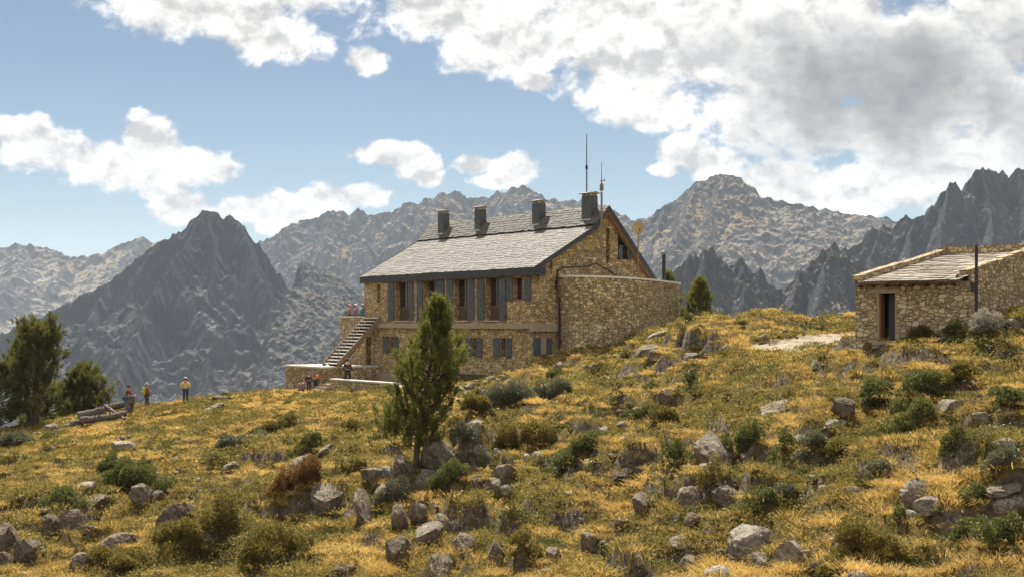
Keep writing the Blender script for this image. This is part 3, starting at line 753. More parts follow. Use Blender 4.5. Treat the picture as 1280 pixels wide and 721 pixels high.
# joinery ---------------------------------------------------------------
def shutter(u0, u1, z0, z1, axis='x', off=-.05, panels=3):
    b = MB(); n = max(2, round((u1-u0)/.16)); th = .045
    for i in range(n):
        a = u0+(u1-u0)*i/n+.006; e = u0+(u1-u0)*(i+1)/n-.006
        if axis == 'x': b.box(off-th+.012*(i % 2), off, a, e, z0-ZB, z1-ZB)
        else: b.box(a, e, off-th+.012*(i % 2), off, z0-ZB, z1-ZB)
    for j in range(panels):
        zz = z0+(z1-z0)*(.1+.8*j/(panels-1))
        if axis == 'x': b.box(off-th-.03, off-th-.001, u0+.02, u1-.02, zz-.06-ZB, zz+.06-ZB)
        else: b.box(u0+.02, u1-.02, off-th-.03, off-th-.001, zz-.06-ZB, zz+.06-ZB)
    return Rr('shutter', b, 'shutter')
def window(u0, u1, z0, z1, x, axis='x', mat='wood_red', rail=None, mull=True):
    b = MB(); f = .07
    def bx(a, e, z_0, z_1, d0=0, d1=.07):
        if axis == 'x': b.box(x+d0, x+d1, a, e, z_0-ZB, z_1-ZB)
        else: b.box(a, e, x+d0, x+d1, z_0-ZB, z_1-ZB)
    bx(u0+.003, u0+f, z0+.003, z1-.003); bx(u1-f, u1-.003, z0+.003, z1-.003)
    bx(u0+f, u1-f, z0+.003, z0+f+.05); bx(u0+f, u1-f, z1-f, z1-.003)
    m = (u0+u1)/2
    if mull: bx(m-.05, m+.05, z0+f+.05, z1-f, -.004, .074)
    if rail:
        for r in rail: bx(u0+f, u1-f, r-.04, r+.04, .004, .066)
    wn = Rr('window', b, mat)
    g = MB()
    if axis == 'x': g.box(x+.03, x+.036, u0+f-.01, u1-f+.01, z0+.1-ZB, z1-.06-ZB)
    else: g.box(u0+f-.01, u1-f+.01, x+.03, x+.036, z0+.1-ZB, z1-.06-ZB)
    Rr('pane', g, 'glass', wn)
    return wn
shut = [((486,493.3),(512.8,517.3)),((522,529.3),(547.8,555.6)),((559,566.8),(585.8,593.3)),((597.6,606.2),(625.2,633.2))]
for (a, b), (l, r) in zip(doors, shut):
    u0, u1 = fy(b), fy(a)
    wn = window(u0, u1, DZ0, DZ1, .42, rail=[1.15])
    kp = MB(); kp.box(.42-.012, .42+.028, u0+.075, u1-.075, .3-ZB, 1.1-ZB); Rr('kick_panel', kp, 'bark', wn)
    s = MB(); s.box(-.1, .41, u0-.02, u1+.02, .14-ZB, .195-ZB); Rr('sill', s, 'conc_pale', wn)
    for c in (l, r): shutter(fy(c[1]), fy(c[0]), DZ0+.02, DZ1-.02)
u0, u1 = holes[4][:2]
window(u0, u1, 1.5, 2.98, .32)
shutter(fy(641.5), fy(634.3), 1.48, 2.99, panels=2); shutter(fy(664.3), fy(655.6), 1.48, 2.99, panels=2)
for (a, b), h in zip(low, lowh):
    window(h[0], h[1], h[2], h[3], .38, mull=False)
    shutter(h[1]+.02, fy(a), h[2]-.06, h[3]+.03, panels=2); shutter(fy(b), h[0]-.02, h[2]-.06, h[3]+.03, panels=2)
    l = MB(); l.box(-.03, .3, h[0]-.15, h[1]+.15, h[3]+.04-ZB, h[3]+.2-ZB); Rr('lintel', l, 'wood_pale')
# third rubble-floor window round the corner, upright stone post between two shutters
shutter(.05, .58, -2.3, -.92, 'y', panels=2); shutter(1.16, 1.62, -2.42, -.98, 'y', panels=2)
p = MB(); p.box(.66, 1.1, -.05, .3, -2.3-ZB, -.94-ZB); Rr('stone_post', p, 'concrete')
p = MB(); p.box(.45, 1.25, -.06, .3, -.93-ZB, -.74-ZB); Rr('lintel', p, 'wood_pale')
# gable windows
window(S1[0], S1[1], S1[2], S1[3], .35, 'y', mull=False, rail=[5.2])
window(S2[0]+.35, S2[1]-.3, S2[2], S2[3], .3, 'y', mull=True)
shutter(S2[0]-.02, S2[0]+.36, S2[2], S2[3], 'y', panels=2); shutter(S2[1]-.38, S2[1]+.02, S2[2], S2[3], 'y', panels=2)
# slit: small stacked panes
window(SW[0], SW[1], SW[2], SW[3], .3, rail=[1.95, 2.3, 2.62], mull=False, mat='concrete')
# plinth and the low timber rail in front of the base
b = MB(); y0, y1 = fy(632), fy(560)
b.box(-.42, -.3, y0, y1, -3.62-ZB, -3.48-ZB)
for k in range(7):
    yy = y0+.2+(y1-y0-.4)*k/6; b.box(-.4, -.31, yy-.07, yy+.07, -4.7-ZB, -3.62-ZB)
Rr('timber_rail', b, 'black')
b = MB(); b.box(-.22, -.004, -.2, fy(470), -6-ZB, -3.75-ZB); Rr('plinth', b, 'concrete')

# curved annex ------------------------------------------------------------
arc = [(2.2, 0), (2.2, -1.1), (2.25, -1.7), (2.45, -2.2), (2.85, -2.62), (3.4, -2.92), (4.2, -3.12), (5.2, -3.15), (6.5, -3.0), (8, -2.6), (9.5, -2.05), (11, -1.36), (12.6, -.58), (14.2, .2), (14.2, 3.0)]
def ztop(i): return 3.02-.22*i/(len(arc)-1)
def inset(d):
    out = []
    for i, p in enumerate(arc):
        a = Vector(arc[max(i-1, 0)]); c = Vector(arc[min(i+1, len(arc)-1)]); t = (c-a).normalized(); n = Vector((-t.y, t.x))
        out.append((p[0]+n.x*d, p[1]+n.y*d))
    return out
def ribbon(name, o_, i_, z0f, z1f, mat, parent=ref):
    vsx = []; fs = []; n = len(o_)
    for i in range(n):
        vsx += [(*o_[i], z0f(i)-ZB), (*o_[i], z1f(i)-ZB), (*i_[i], z1f(i)-ZB), (*i_[i], z0f(i)-ZB)]
    for i in range(n-1):
        for k in range(4): fs.append((4*i+k, 4*i+4+k, 4*i+4+(k+1) % 4, 4*i+(k+1) % 4))
    fs += [(0, 1, 2, 3), (4*n-4, 4*n-1, 4*n-2, 4*n-3)]
    b = MB(); b.add(vsx, fs); ob = b.build(name, M[mat], parent)
    # arc-length UVs so that the stones run round the bend
    s = [0]
    for i in range(1, n): s.append(s[-1]+math.dist(o_[i], o_[i-1]))
    uv = ob.data.uv_layers[0].data
    for l in ob.data.loops:
        v = l.vertex_index; uv[l.index].uv = (s[v//4], ob.data.vertices[v].co.z)
    return ob
an = ribbon('annex_wall', arc, inset(.5), lambda i: -6, ztop, 'stone_low')
ribbon('coping', inset(-.07), inset(.55), ztop, lambda i: ztop(i)+.12, 'conc_white', an)
b = MB(); poly = inset(.3); b.add([(x, y, 2.75-ZB) for x, y in poly]+[(13.8, .35, 2.75-ZB)][:0], [tuple(range(len(poly)))]); Rr('annex_roof', b, 'concrete')
b = MB(); b.box(gx_(716, -1)-.1, gx_(716, -1)+.25, -2.34, -1.0, 1.3-ZB, 1.9-ZB)
# drainpipe and cable
b = MB(); b.tube([(2.05, -.12, 3.5-ZB), (2.05, -.12, 3.0-ZB), (1.9, -.16, 2.4-ZB), (2.0, -.3, 1.6-ZB), (2.02, -.34, -3-ZB)], .075, 8); Rr('drainpipe', b, 'black')
b = MB(); b.tube([(2.05, -.1, 3.45-ZB), (2.6, -.07, 3.7-ZB), (3.6, -.06, 3.75-ZB), (4.6, -.06, 3.8-ZB), (5.6, -.06, 4.05-ZB), (6.4, -.06, 3.75-ZB), (7.4, -.06, 3.3-ZB)], .035, 6); Rr('cable', b, 'black')
b = MB(); b.tube([(1.55, -.05, 3.2-ZB), (1.55, -.05, 4.2-ZB)], .03, 6); Rr('cable', b, 'black')

# terrace, stair and low walls at the left end ---------------------------------
TL = 23.6
b = MB(); b.box(-.003, 7, LF+.01, TL, -6-ZB, .45-ZB); Rr('terrace_block', b, 'stone')
b = MB(); b.box(-.08, 7.05, LF+.011, TL+.06, .45-ZB, .58-ZB); Rr('terrace_coping', b, 'conc_pale')
b = MB(); b.box(-5.0, -3.55, 18.0, 23.4, -7-ZB, -3.3-ZB); b.box(-3.54, -.01, 18.05, 23.4, -7-ZB, -3.32-ZB); Rr('landing_wall', b, 'stone_low')
b = MB(); b.box(-5.06, -3.5, 17.95, 23.46, -3.3-ZB, -3.18-ZB); b.box(-3.49, -.02, 17.98, 23.46, -3.32-ZB, -3.19-ZB); Rr('landing_coping', b, 'conc_pale')
st = empty('stair', (0, 0, 0)); st.parent = ref
NS = 15; SX0 = -3.75; SZ0 = -3.18; SY0, SY1 = 17.75, 19.72
rise = (.45-SZ0)/NS; run = (-SX0)/NS
for i in range(NS):
    b = MB(); x = SX0+i*run; z = SZ0+(i+1)*rise
    b.box(x-.03, x+run+.05, SY0, SY1, z-.075-ZB, z-ZB); b.build('tread', M['tread'], st)
for yy in (SY0-.1, SY1+.02):
    b = MB(); b.prism([(SX0-.12, SZ0-ZB), (SX0+.1, SZ0-ZB), (.0, .18-ZB), (0, .55-ZB), (-.1, .55-ZB), (SX0-.12, SZ0+.28-ZB)], 'y', yy, yy+.08); b.build('stringer', M['rust'], st)
b = MB(); b.prism([(SX0+.35, SZ0+.001-ZB), (-.02, .1-ZB), (-.02, .3-ZB), (SX0+.2, SZ0+.12-ZB)], 'y', SY0+.1, SY1-.1); b.build('stair_soffit', M['black'], st)
rl_ = MB()
def rz(x): return SZ0+(x-SX0)*rise/run
rl_.tube([(SX0-.05, SY1+.1, rz(SX0)+1.0-ZB), (-.05, SY1+.1, rz(0)+1.0-ZB)], .03, 6)
rl_.tube([(SX0-.05, SY1+.1, rz(SX0)+.5-ZB), (-.05, SY1+.1, rz(0)+.5-ZB)], .02, 6)
for x in np.linspace(SX0, -.1, 5): rl_.tube([(x, SY1+.1, rz(x)-ZB), (x, SY1+.1, rz(x)+1.0-ZB)], .028, 6)
for x in np.linspace(SX0, -.1, 28): rl_.tube([(x, SY1+.1, rz(x)+.15-ZB), (x, SY1+.1, rz(x)+1.0-ZB)], .011, 4)
rl_.build('railing', M['steel'], st)
rl_ = MB()
rl_.tube([(SX0-.05, SY0-.06, rz(SX0)+.95-ZB), (-.05, SY0-.06, rz(0)+.95-ZB)], .025, 6)
for x in np.linspace(SX0, -.1, 4): rl_.tube([(x, SY0-.06, rz(x)-ZB), (x, SY0-.06, rz(x)+.95-ZB)], .022, 6)
rl_.build('railing', M['rust'], st)
b = MB(); b.box(-5.35, -4.95, 8.0, 16.2, -6.5-ZB, -4.08-ZB); b.box(-4.94, -.3, 8.2, 17.7, -6.5-ZB, -4.32-ZB); lw = Rr('patio_wall', b, 'stone_low')
b = MB(); b.box(-5.42, -4.88, 7.95, 16.25, -4.08-ZB, -3.97-ZB); Rr('patio_coping', b, 'conc_pale')
b = MB()
for k in range(5): b.box(-5.3-.32*(4-k), -5.0-.32*(4-k)+.35, 16.4, 17.9, -6.5-ZB, -5.2+.2*k-ZB)
Rr('patio_steps', b, 'concrete')

# masts, dish, stovepipe ---------------------------------------------------------
def P(x, y, z): 
    c, s = math.cos(PHI), math.sin(PHI)
    return Vector((BC[0]+x*c-y*s, BC[1]+x*s+y*c, z))
def col_depth(px, py_, x, y):  # height of a photo row above that plan point
    p = P(x, y, 0); return (HOR-py_)/F*p.y
y4 = fy(732, 6.3)
p = P(6.4, y4, 7.85)
m1 = empty('antenna_mast', p, 0, 'tall thin dark antenna mast standing beside the largest chimney on the roof ridge', 'antenna')
zt = col_depth(0, 168, 6.4, y4)-7.85; zm = col_depth(0, 210, 6.4, y4)-7.85
b = MB(); b.tube([(0, 0, -.1), (0, 0, zm)], .055, 8); b.build('pole', M['steel'], m1)
b = MB(); b.tube([(0, 0, zm-.1), (0, 0, zm+.15)], .09, 8); b.build('clamp', M['black'], m1)
b = MB(); b.tube([(0, 0, zm+.15), (0, 0, zt)], [.045, .03], 8); b.build('whip', M['steel'], m1)
xm = gx_(752, -1.0); p = P(xm, -1.0, 2.76)
m2 = empty('antenna_mast', p, 0, 'brown weather mast with a sensor head standing in front of the gable', 'antenna')
zz = lambda py_: col_depth(0, py_, xm, -1.0)-2.76
b = MB(); b.tube([(0, 0, -.02), (0, 0, zz(240))], .07, 10); b.build('pole', M['rust'], m2)
b = MB(); b.lathe([(.03, zz(239)), (.13, zz(238)), (.13, zz(231)), (.05, zz(229)), (.04, zz(228))], n=14); b.build('sensor', M['rust'], m2)
b = MB(); b.tube([(-.12, 0, zz(226)), (.2, 0, zz(226))], .04, 6); b.tube([(.18, 0, zz(226)), (.18, 0, zz(224))], .05, 6); b.tube([(0, 0, zz(229)), (0, 0, zz(225))], .035, 6); b.build('wind_vane', M['steel'], m2)
b = MB(); b.tube([(0, 0, zz(225.5)), (0, 0, zz(203))], [.03, .015], 6); b.build('whip', M['steel'], m2)
xd = gx_(798, -.8); p = P(xd, -.8, 2.76)
sd = empty('satellite_dish', p, 0, 'round tan satellite dish on a thin pole beside the right slope of the gable roof', 'satellite dish')
zd = col_depth(0, 285.5, xd, -.8)-2.76
b = MB(); b.tube([(0, .1, -.02), (0, .1, zd+.1)], .04, 8); b.build('pole', M['rust'], sd)
b = MB(); prof = [(.001, 0), (.15, .008), (.3, .035), (.4, .07), (.44, .09), (.44, .075), (.3, .015), (.15, -.015), (.001, -.022)]
b.lathe(prof, n=28); d = b.build('dish', M['dish'], sd); d.rotation_euler = (R(78), 0, R(-14)); d.location = (0, .02, zd)
b = MB(); b.tube([(0, 0, zd-.36), (.05, -.4, zd-.12)], .018, 6); b.lathe([(.001, -.05), (.05, -.05), (.05, .05), (.001, .05)], (.05, -.42, zd-.1), 10); b.build('feed_arm', M['black'], sd)
xs = 11.9; ys = fy(829, xs); p = P(xs, max(ys, .6), 2.74)
k = (829-640)/F
for yy in np.linspace(-2, 12, 1400):
    q = P(xs, yy, 0)
    if abs(q.x/q.y-k) < 2e-5*30: p = P(xs, yy, 2.74); break
sp = empty('stove_pipe', p, 0, 'dark metal stove pipe with a capped top rising behind the curved annex wall', 'chimney pipe')
zt = (HOR-319)/F*p.y-2.74
b = MB(); b.tube([(0, 0, -.6), (0, 0, zt)], .13, 12); b.build('pipe', M['black'], sp)
b = MB(); b.lathe([(.15, zt), (.17, zt+.02), (.17, zt+.12), (.15, zt+.14)], n=14); b.lathe([(.24, zt+.2), (.24, zt+.23), (.001, zt+.3)], n=14); b.tube([(0, 0, zt), (0, 0, zt+.22)], .05, 6); b.build('cowl', M['steel'], sp)

# ------------------------------------------------------------------ the small stone hut on the right
ZH = -1.4
hut = empty('stone_hut', (HC[0], HC[1], ZH), PH2, 'low rubble stone hut with a dark doorway and sloping pale slab roof', 'hut')
def hy(px, x=0.0):
    k = (px-640)/F; bx = HC[0]+x*math.cos(PH2); by = HC[1]+x*math.sin(PH2)
    return (bx-k*by)/(math.sin(PH2)+k*math.cos(PH2))
WL = 4.66; DL = 8.7
dh = (hy(1120.5), hy(1096), -.68, 1.22)
b = MB()
wall(b, sorted({0, WL, dh[0], dh[1]}), 1.62, [-3, dh[2], dh[3]], [dh], .55, lambda u, v, d: (d, u, v), ZH)
stp = lambda x: 1.86+.168*x
wall(b, [.0, 1.5, 3.0, 4.5, 6, 7.5, DL], stp, [-3, -1.5, 0], [], .5, lambda u, v, d: (u, d, v), ZH)
wall(b, [.0, 1.5, 3.0, 4.5, 6, 7.5, DL], lambda x: 1.74+.168*x, [-3, -1.5, 0], [], .5, lambda u, v, d: (u, WL-d, v), ZH)
b.box(DL-.5, DL, .51, WL-.51, -3-ZH, 3.2-ZH)
hw = b.build('wall', M['stone_hut'], hut)
b = MB(); b.box(.9, .95, .55, WL-.55, -3-ZH, 1.6-ZH); b.build('dark_room_sheet', M['black'], hut)  # black sheet for the dark inside, seen through the doorway
b = MB(); b.box(-.25, DL-.2, .25, WL+.06, 1.62-ZH, 1.625-ZH)
b = MB(); b.prism([(-.28, 1.56-ZH), (-.28, 1.64-ZH), (DL-.2, 3.14-ZH), (DL-.2, 3.04-ZH)], 'y', .3, WL-.28)
hr = b.build('roof', M['hutslab'], hut)
dv = Vector((DL+.08, 0, 1.5)).normalized(); nv = Vector((-dv.z, 0, dv.x)); rng = random.Random(9)
b = MB(); tt = []
slabs(b, (-.3, .28, 1.66-ZH), (0, 1, 0), dv, nv, WL-.52, 9.0, .5, .4, 1.1, .038, rng, tt, .05, .14)
o = b.build('roof_slabs', M['hutslab'], hr); settint(o, tt)
# undulating tile ends at the eave
b = MB()
for y in np.arange(.35, WL-.3, .17):
    b.prism([(y, 1.60-ZH), (y+.04, 1.69-ZH), (y+.11, 1.69-ZH), (y+.15, 1.60-ZH)], 'x', -.36, -.02)
b.build('eave_tiles', M['hutslab'], hr)
# verge and ridge copings of rough stones
def coping(y0, y1, z0f, name='coping'):
    b = MB(); x = -.12
    while x < DL:
        l = rng.uniform(.45, .9); e = min(x+l, DL); h = rng.uniform(-.02, .03)
        b.prism([(x, z0f(x)-ZH), (e-.015, z0f(e)-ZH), (e-.015, z0f(e)+.2+h-ZH), (x, z0f(x)+.2+h-ZH)], 'y', y0-rng.uniform(0, .03), y1+rng.uniform(0, .03)); x += l
    return b.build(name, M['stone_hut'], hut)
coping(-.05, .29, lambda x: stp(x)+.0)
coping(WL-.3, WL+.05, lambda x: 1.76+.168*x)
b = MB(); y = -.05
while y < WL:
    l = rng.uniform(.5, .9); h = rng.uniform(-.02, .03); b.box(DL-.45, DL+.06, y, min(y+l-.015, WL+.06), 3.2-ZH, 3.48+h-ZH); y += l
b.build('coping', M['stone_hut'], hut)
b = MB()
for y in np.arange(.5, WL-.2, .55): b.box(-.22, .3, y, y+.13, 1.44-ZH, 1.555-ZH)
b.build('rafter', M['bark'], hut)
b = MB(); b.box(-.035, .3, dh[0]-.15, dh[1]+.35, dh[3]+.002-ZH, dh[3]+.2-ZH); b.build('lintel', M['concrete'], hut)
dm = dh[0]+(dh[1]-dh[0])*.56
fr = MB(); fr.box(.02, .14, dh[1]-.09, dh[1]-.003, dh[2]-ZH, dh[3]-.002-ZH); fr.box(.02, .14, dh[0]+.003, dh[0]+.07, dh[2]-ZH, dh[3]-.002-ZH); fr.build('door_frame', M['concrete'], hut)
dr = empty('door', (0, 0, 0)); dr.parent = hut
b = MB()
for i in range(4): b.box(.12+.085*i, .12+.085*i+.08, dh[1]-.135, dh[1]-.095, dh[2]+.04-ZH, dh[3]-.05-ZH)
b.build('open_leaf', M['wood_red'], dr)
b = MB(); n = 4
for i in range(n):
    a = dh[0]+.08+(dm-dh[0]-.08)*i/n; e = dh[0]+.08+(dm-dh[0]-.08)*(i+1)/n-.008; b.box(.3, .34, a, e, dh[2]+.05-ZH, dh[3]-.04-ZH)
b.build('shut_leaf', M['dark_slate'], dr)
b = MB(); b.tube([(.29, dh[0]+.16, -.1-ZH), (.24, dh[0]+.16, -.1-ZH), (.24, dh[0]+.16, .05-ZH)], .015, 6); b.build('handle', M['steel'], dr)
b = MB(); b.box(-.25, .3, dh[0]-.1, dh[1]+.1, -.86-ZH, -.70-ZH); b.build('doorstep', M['concrete'], hut)
# black pole at the corner
pp = Vector(((1220.5-640)/F*45.6, 45.6, 0)); zb = H1(pp.x, pp.y)
bp = empty('black_pole', (pp.x, pp.y, zb), 0, 'black vertical pole with a junction box at the corner of the small hut', 'pole')
b = MB(); b.tube([(0, 0, -.3), (0, 0, (HOR-307)/F*45.6-zb)], .06, 10); b.build('pole', M['black'], bp)
zc = (HOR-359)/F*45.6-zb
b = MB(); b.box(-.2, -.055, -.1, .06, zc-.17, zc+.17); b.build('junction_box', M['black'], bp)
# ------------------------------------------------------------------ pines
def unit(v): return v/np.maximum(np.linalg.norm(v, axis=-1, keepdims=True), 1e-9)
def needles(Pp, D, Ln, per, nl, nw, rs):
    """needle triangles around shoots (P base, D direction, Ln length)"""
    n = len(Pp); a = rs.random((n, per)); 
    r = rs.normal(size=(n, per, 3)); Dd = D[:, None, :]
    r = unit(r - (r*Dd).sum(-1, keepdims=True)*Dd)
    base = Pp[:, None]+Dd*(a*Ln[:, None])[..., None]
    up = .35+.6*a[..., None]
    dirn = unit(r*1.0+Dd*up)
    l = nl*(.75+.5*rs.random((n, per)))[..., None]
    side = unit(np.cross(dirn, rs.normal(size=(n, per, 3))))*nw
    tip = base+dirn*l
    V = np.stack([base-side*.5, base+side*.5, tip+side*.12, tip-side*.12], 2).reshape(-1, 3)
    FA = np.arange(len(V)).reshape(-1, 4)
    return V, FA
def pine(label, base, Ht, prof, t0, nbr, lean=(0, 0), seed=1, per=22, shoot=.3, nl=.13, nw=.026, dens=1.0, trunk_r=None, group=None, extra=None, droop=.15, name='pine_tree', up=.26, vary=(.66, 1.16), mat='needles'):
    rs = np.random.default_rng(seed); rr = random.Random(seed)
    root = empty(name, base, 0, label, 'tree', group)
    tr = trunk_r or Ht*.022
    def trunk(t): 
        return np.array([lean[0]*t**1.4+.05*math.sin(t*5+seed)*Ht*.1, lean[1]*t, Ht*t])
    mb = MB(); ts = np.linspace(0, .97, 14)
    mb.tube([trunk(t)-np.array([0, 0, .35 if t == 0 else 0]) for t in ts], [tr*(1.35 if t == 0 else 1)*(1-t*.93) for t in ts], 10)
    mb.build('trunk', M['bark'], root)
    lb = MB(); SP = []; SD = []; SL = []; ST = []
    def branch(o, d, L, r0, t):
        k = 5; pts = [o]; dd = np.array(d, float)
        for i in range(k):
            dd = unit(dd+np.array([rr.uniform(-.18, .18), rr.uniform(-.18, .18), rr.uniform(-.1, .1)+(up if i > 1 else -droop*.6)]))
            pts.append(pts[-1]+dd*L/k)
        lb.tube(pts, [r0*(1-i/(k+.6)) for i in range(k+1)], 5, False)
        ns = max(4, int(L/.125*dens*(1.0)))
        for j in range(ns):
            s = rr.uniform(.28, 1.0)**.7; q = s*k; i = min(int(q), k-1); f = q-i
            p = pts[i]*(1-f)+pts[i+1]*f
            sp = .24*L*(1-.5*s)+.09
            off = np.array([rr.gauss(0, 1), rr.gauss(0, 1), rr.gauss(.15, .6)])*sp*.5
            dirn = unit(unit(np.array(d)*np.array([1, 1, .3]))*.38+np.array([rr.gauss(0, .16), rr.gauss(0, .16), .95])+off*.2)
            tn_ = rr.uniform(0, 1)
            for c_ in range(3):
                SP.append(p+off+np.array([rr.gauss(0, .05), rr.gauss(0, .05), rr.gauss(0, .06)])); SD.append(unit(dirn+np.array([rr.gauss(0, .2), rr.gauss(0, .2), 0]))); SL.append(shoot*rr.uniform(.7, 1.25)); ST.append(tn_)
    for i in range(nbr):
        u = (i+.5)/nbr; t = t0+(1-t0)*u**.92
        az = i*2.39996+rr.uniform(-.4, .4)
        L = prof(t, az)*rr.uniform(*vary)
        if L < .08: continue
        el = R(4+48*((t-t0)/(1-t0))**1.2+rr.uniform(-10, 12))
        d = np.array([math.cos(az)*math.cos(el), math.sin(az)*math.cos(el), math.sin(el)])
        branch(trunk(t), d, L, .016+.022*L*.5, t)
    for e in (extra or []): branch(np.array(e[0], float)+trunk(e[4]) if len(e) > 4 else np.array(e[0], float), np.array(e[1], float), e[2], e[3], .3)
    lb.build('limbs', M['bark'], root, fixnormals=False)
    # leader shoots
    for j in range(10):
        t = rr.uniform(.93, 1.0); SP.append(trunk(t)+np.array([rr.gauss(0, .06), rr.gauss(0, .06), 0])); SD.append(unit(np.array([rr.gauss(0, .3), rr.gauss(0, .3), 1.0]))); SL.append(shoot); ST.append(.6)
    SP, SD, SL, ST = map(np.array, (SP, SD, SL, ST))
    V, FA = needles(SP, SD, SL, per, nl, nw, rs)
    clump = fbm(SP[:, 0]/.8+SP[:, 2]/.9, SP[:, 1]/.8+SP[:, 2]/.6, 3, seed)
    tint = np.clip(.45+.5*clump+.75*(ST-.5), 0, 1)
    np_mesh('crown', V, FA, M[mat], root, tint=np.repeat(tint, per*4))
    return root

# the pine in the middle of the slope
cb = at(521, 580)
def cprof(t, az):
    s = [(0, 1.15), (.2, 1.45), (.36, 1.75), (.45, 2.05), (.55, 1.95), (.68, 1.35), (.8, .75), (.9, .35), (1, .1)]
    r = np.interp(t, *zip(*s))
    return r*(1+.22*math.sin(az*2+t*9))*(1.0 if math.cos(az) < .2 or t > .4 else .75)
hc = (cb.y*(HOR-383)/F)-cb.z
pine('bushy green pine standing alone on the rocky slope in front of the refuge', cb, hc, cprof, .07, 112, (1.0, .2), 11, 40, .46, .11, .03, .44, .15, up=.46, vary=(.5, 1.28), extra=[
    ((0, 0, 0), (-.85, -.2, .18), 1.7, .05, .22), ((0, 0, 0), (-.8, .3, .05), 1.5, .05, .26), ((0, 0, 0), (-.9, -.3, .1), 1.2, .045, .27), ((0, 0, 0), (.75, -.1, .75), 2.6, .08, .27), ((0, 0, 0), (.6, -.3, .9), 2.9, .07, .3), ((0, 0, 0), (.85, .1, .12), 1.5, .05, .3), ((.3, 0, .4), (.3, -.2, .95), 2.4, .06, .42), ((-.3, 0, .2), (-.35, -.2, .9), 2.0, .05, .36), ((-.6, 0, .1), (-.25, -.1, .95), 1.8, .05, .34), ((0, 0, 0), (-.95, -.35, .02), 1.6, .045, .2), ((0, 0, 0), (.5, -.5, .3), 1.4, .04, .22), ((0, 0, 0), (-.3, -.6, .3), 1.3, .04, .23)])
# left group
lp = at(44, 533)
def big(t, az):
    r = np.interp(t, [0, .3, .42, .55, .68, .8, .9, .97, 1], [.2, .7, 1.6, 2.2, 2.3, 2.2, 1.8, 1.2, .4])
    return r*(1+.2*math.sin(az*3+t*7))
pine('tallest dark pine at the left edge with a broad rounded top', lp, lp.y*(HOR-416)/F-lp.z, big, .38, 95, (.3, 0), 21, 24, .42, .15, .04, .5, .26, droop=.0, mat='needles_shaded')
p2 = at(27, 533)
def thin(t, az): return np.interp(t, [0, .35, .5, .7, .9, 1], [1.2, 1.6, 1.7, 1.5, .8, .2])*(1+.25*math.sin(az*3+t*7))
pine('slender pine with a pointed top just left of the tallest pine', Vector((p2.x, p2.y+1.5, p2.z)), p2.y*(HOR-428)/F-p2.z, thin, .34, 80, (-.6, 0), 22, 24, .42, .15, .04, .5, .22, mat='needles_shaded')
p3 = at(106, 522)
def bush(t, az): return np.interp(t, [0, .1, .3, .5, .7, .88, 1], [1.9, 2.2, 2.25, 1.9, 1.5, .9, .25])*(1+.18*math.sin(az*3+t*7))
p3 = Vector((p3.x*93.5/p3.y, 93.5, H1(p3.x*93.5/p3.y, 93.5)))
pine('short bushy pine clothed to the ground right of the tallest pine', p3, 93.5*(HOR-463)/F-p3.z, bush, .04, 100, (-.1, 0), 23, 24, .42, .15, .04, .5, .16, mat='needles_shaded')
q = at(-4, 540)
pine('dark low-branched pine cut by the left picture edge', Vector((q.x, q.y, q.z)), q.y*(HOR-462)/F-q.z, lambda t, az: bush(t, az)*1.3, .05, 85, (0, 0), 24, 24, .42, .15, .04, .5, .16, mat='needles_shaded')
q = Vector((-37.2, 96, H1(-37.2, 96)))
pine('smaller yellow-green pine filling the gap between two bigger pines', q, 96*(HOR-486)/F-q.z, lambda t, az: bush(t, az)*1.1, .04, 75, (0, 0), 25, 24, .42, .15, .04, .5, .14)
# by the annex
q = Vector(((875-640)/F*84, 84, H1((875-640)/F*84, 84)))
def cone(t, az): return np.interp(t, [0, .2, .4, .6, .8, 1], [1.25, 1.2, 1.15, .95, .6, .15])*(1+.15*math.sin(az*3+t*7))
pine('young conical pine standing right of the curved annex wall', q, 84*(HOR-355)/F-q.z, cone, .1, 80, (0, 0), 31, 20, .38, .13, .035, .5, .1)
q = Vector(((835-640)/F*95, 95, H1((835-640)/F*95, 95)))
pine('pine whose top just shows above the curved annex beside the stove pipe', q, 95*(HOR-346)/F-q.z, lambda t, az: cone(t, az)*1.2, .1, 70, (0, 0), 32, 20, .4, .15, .04, .45, .12)

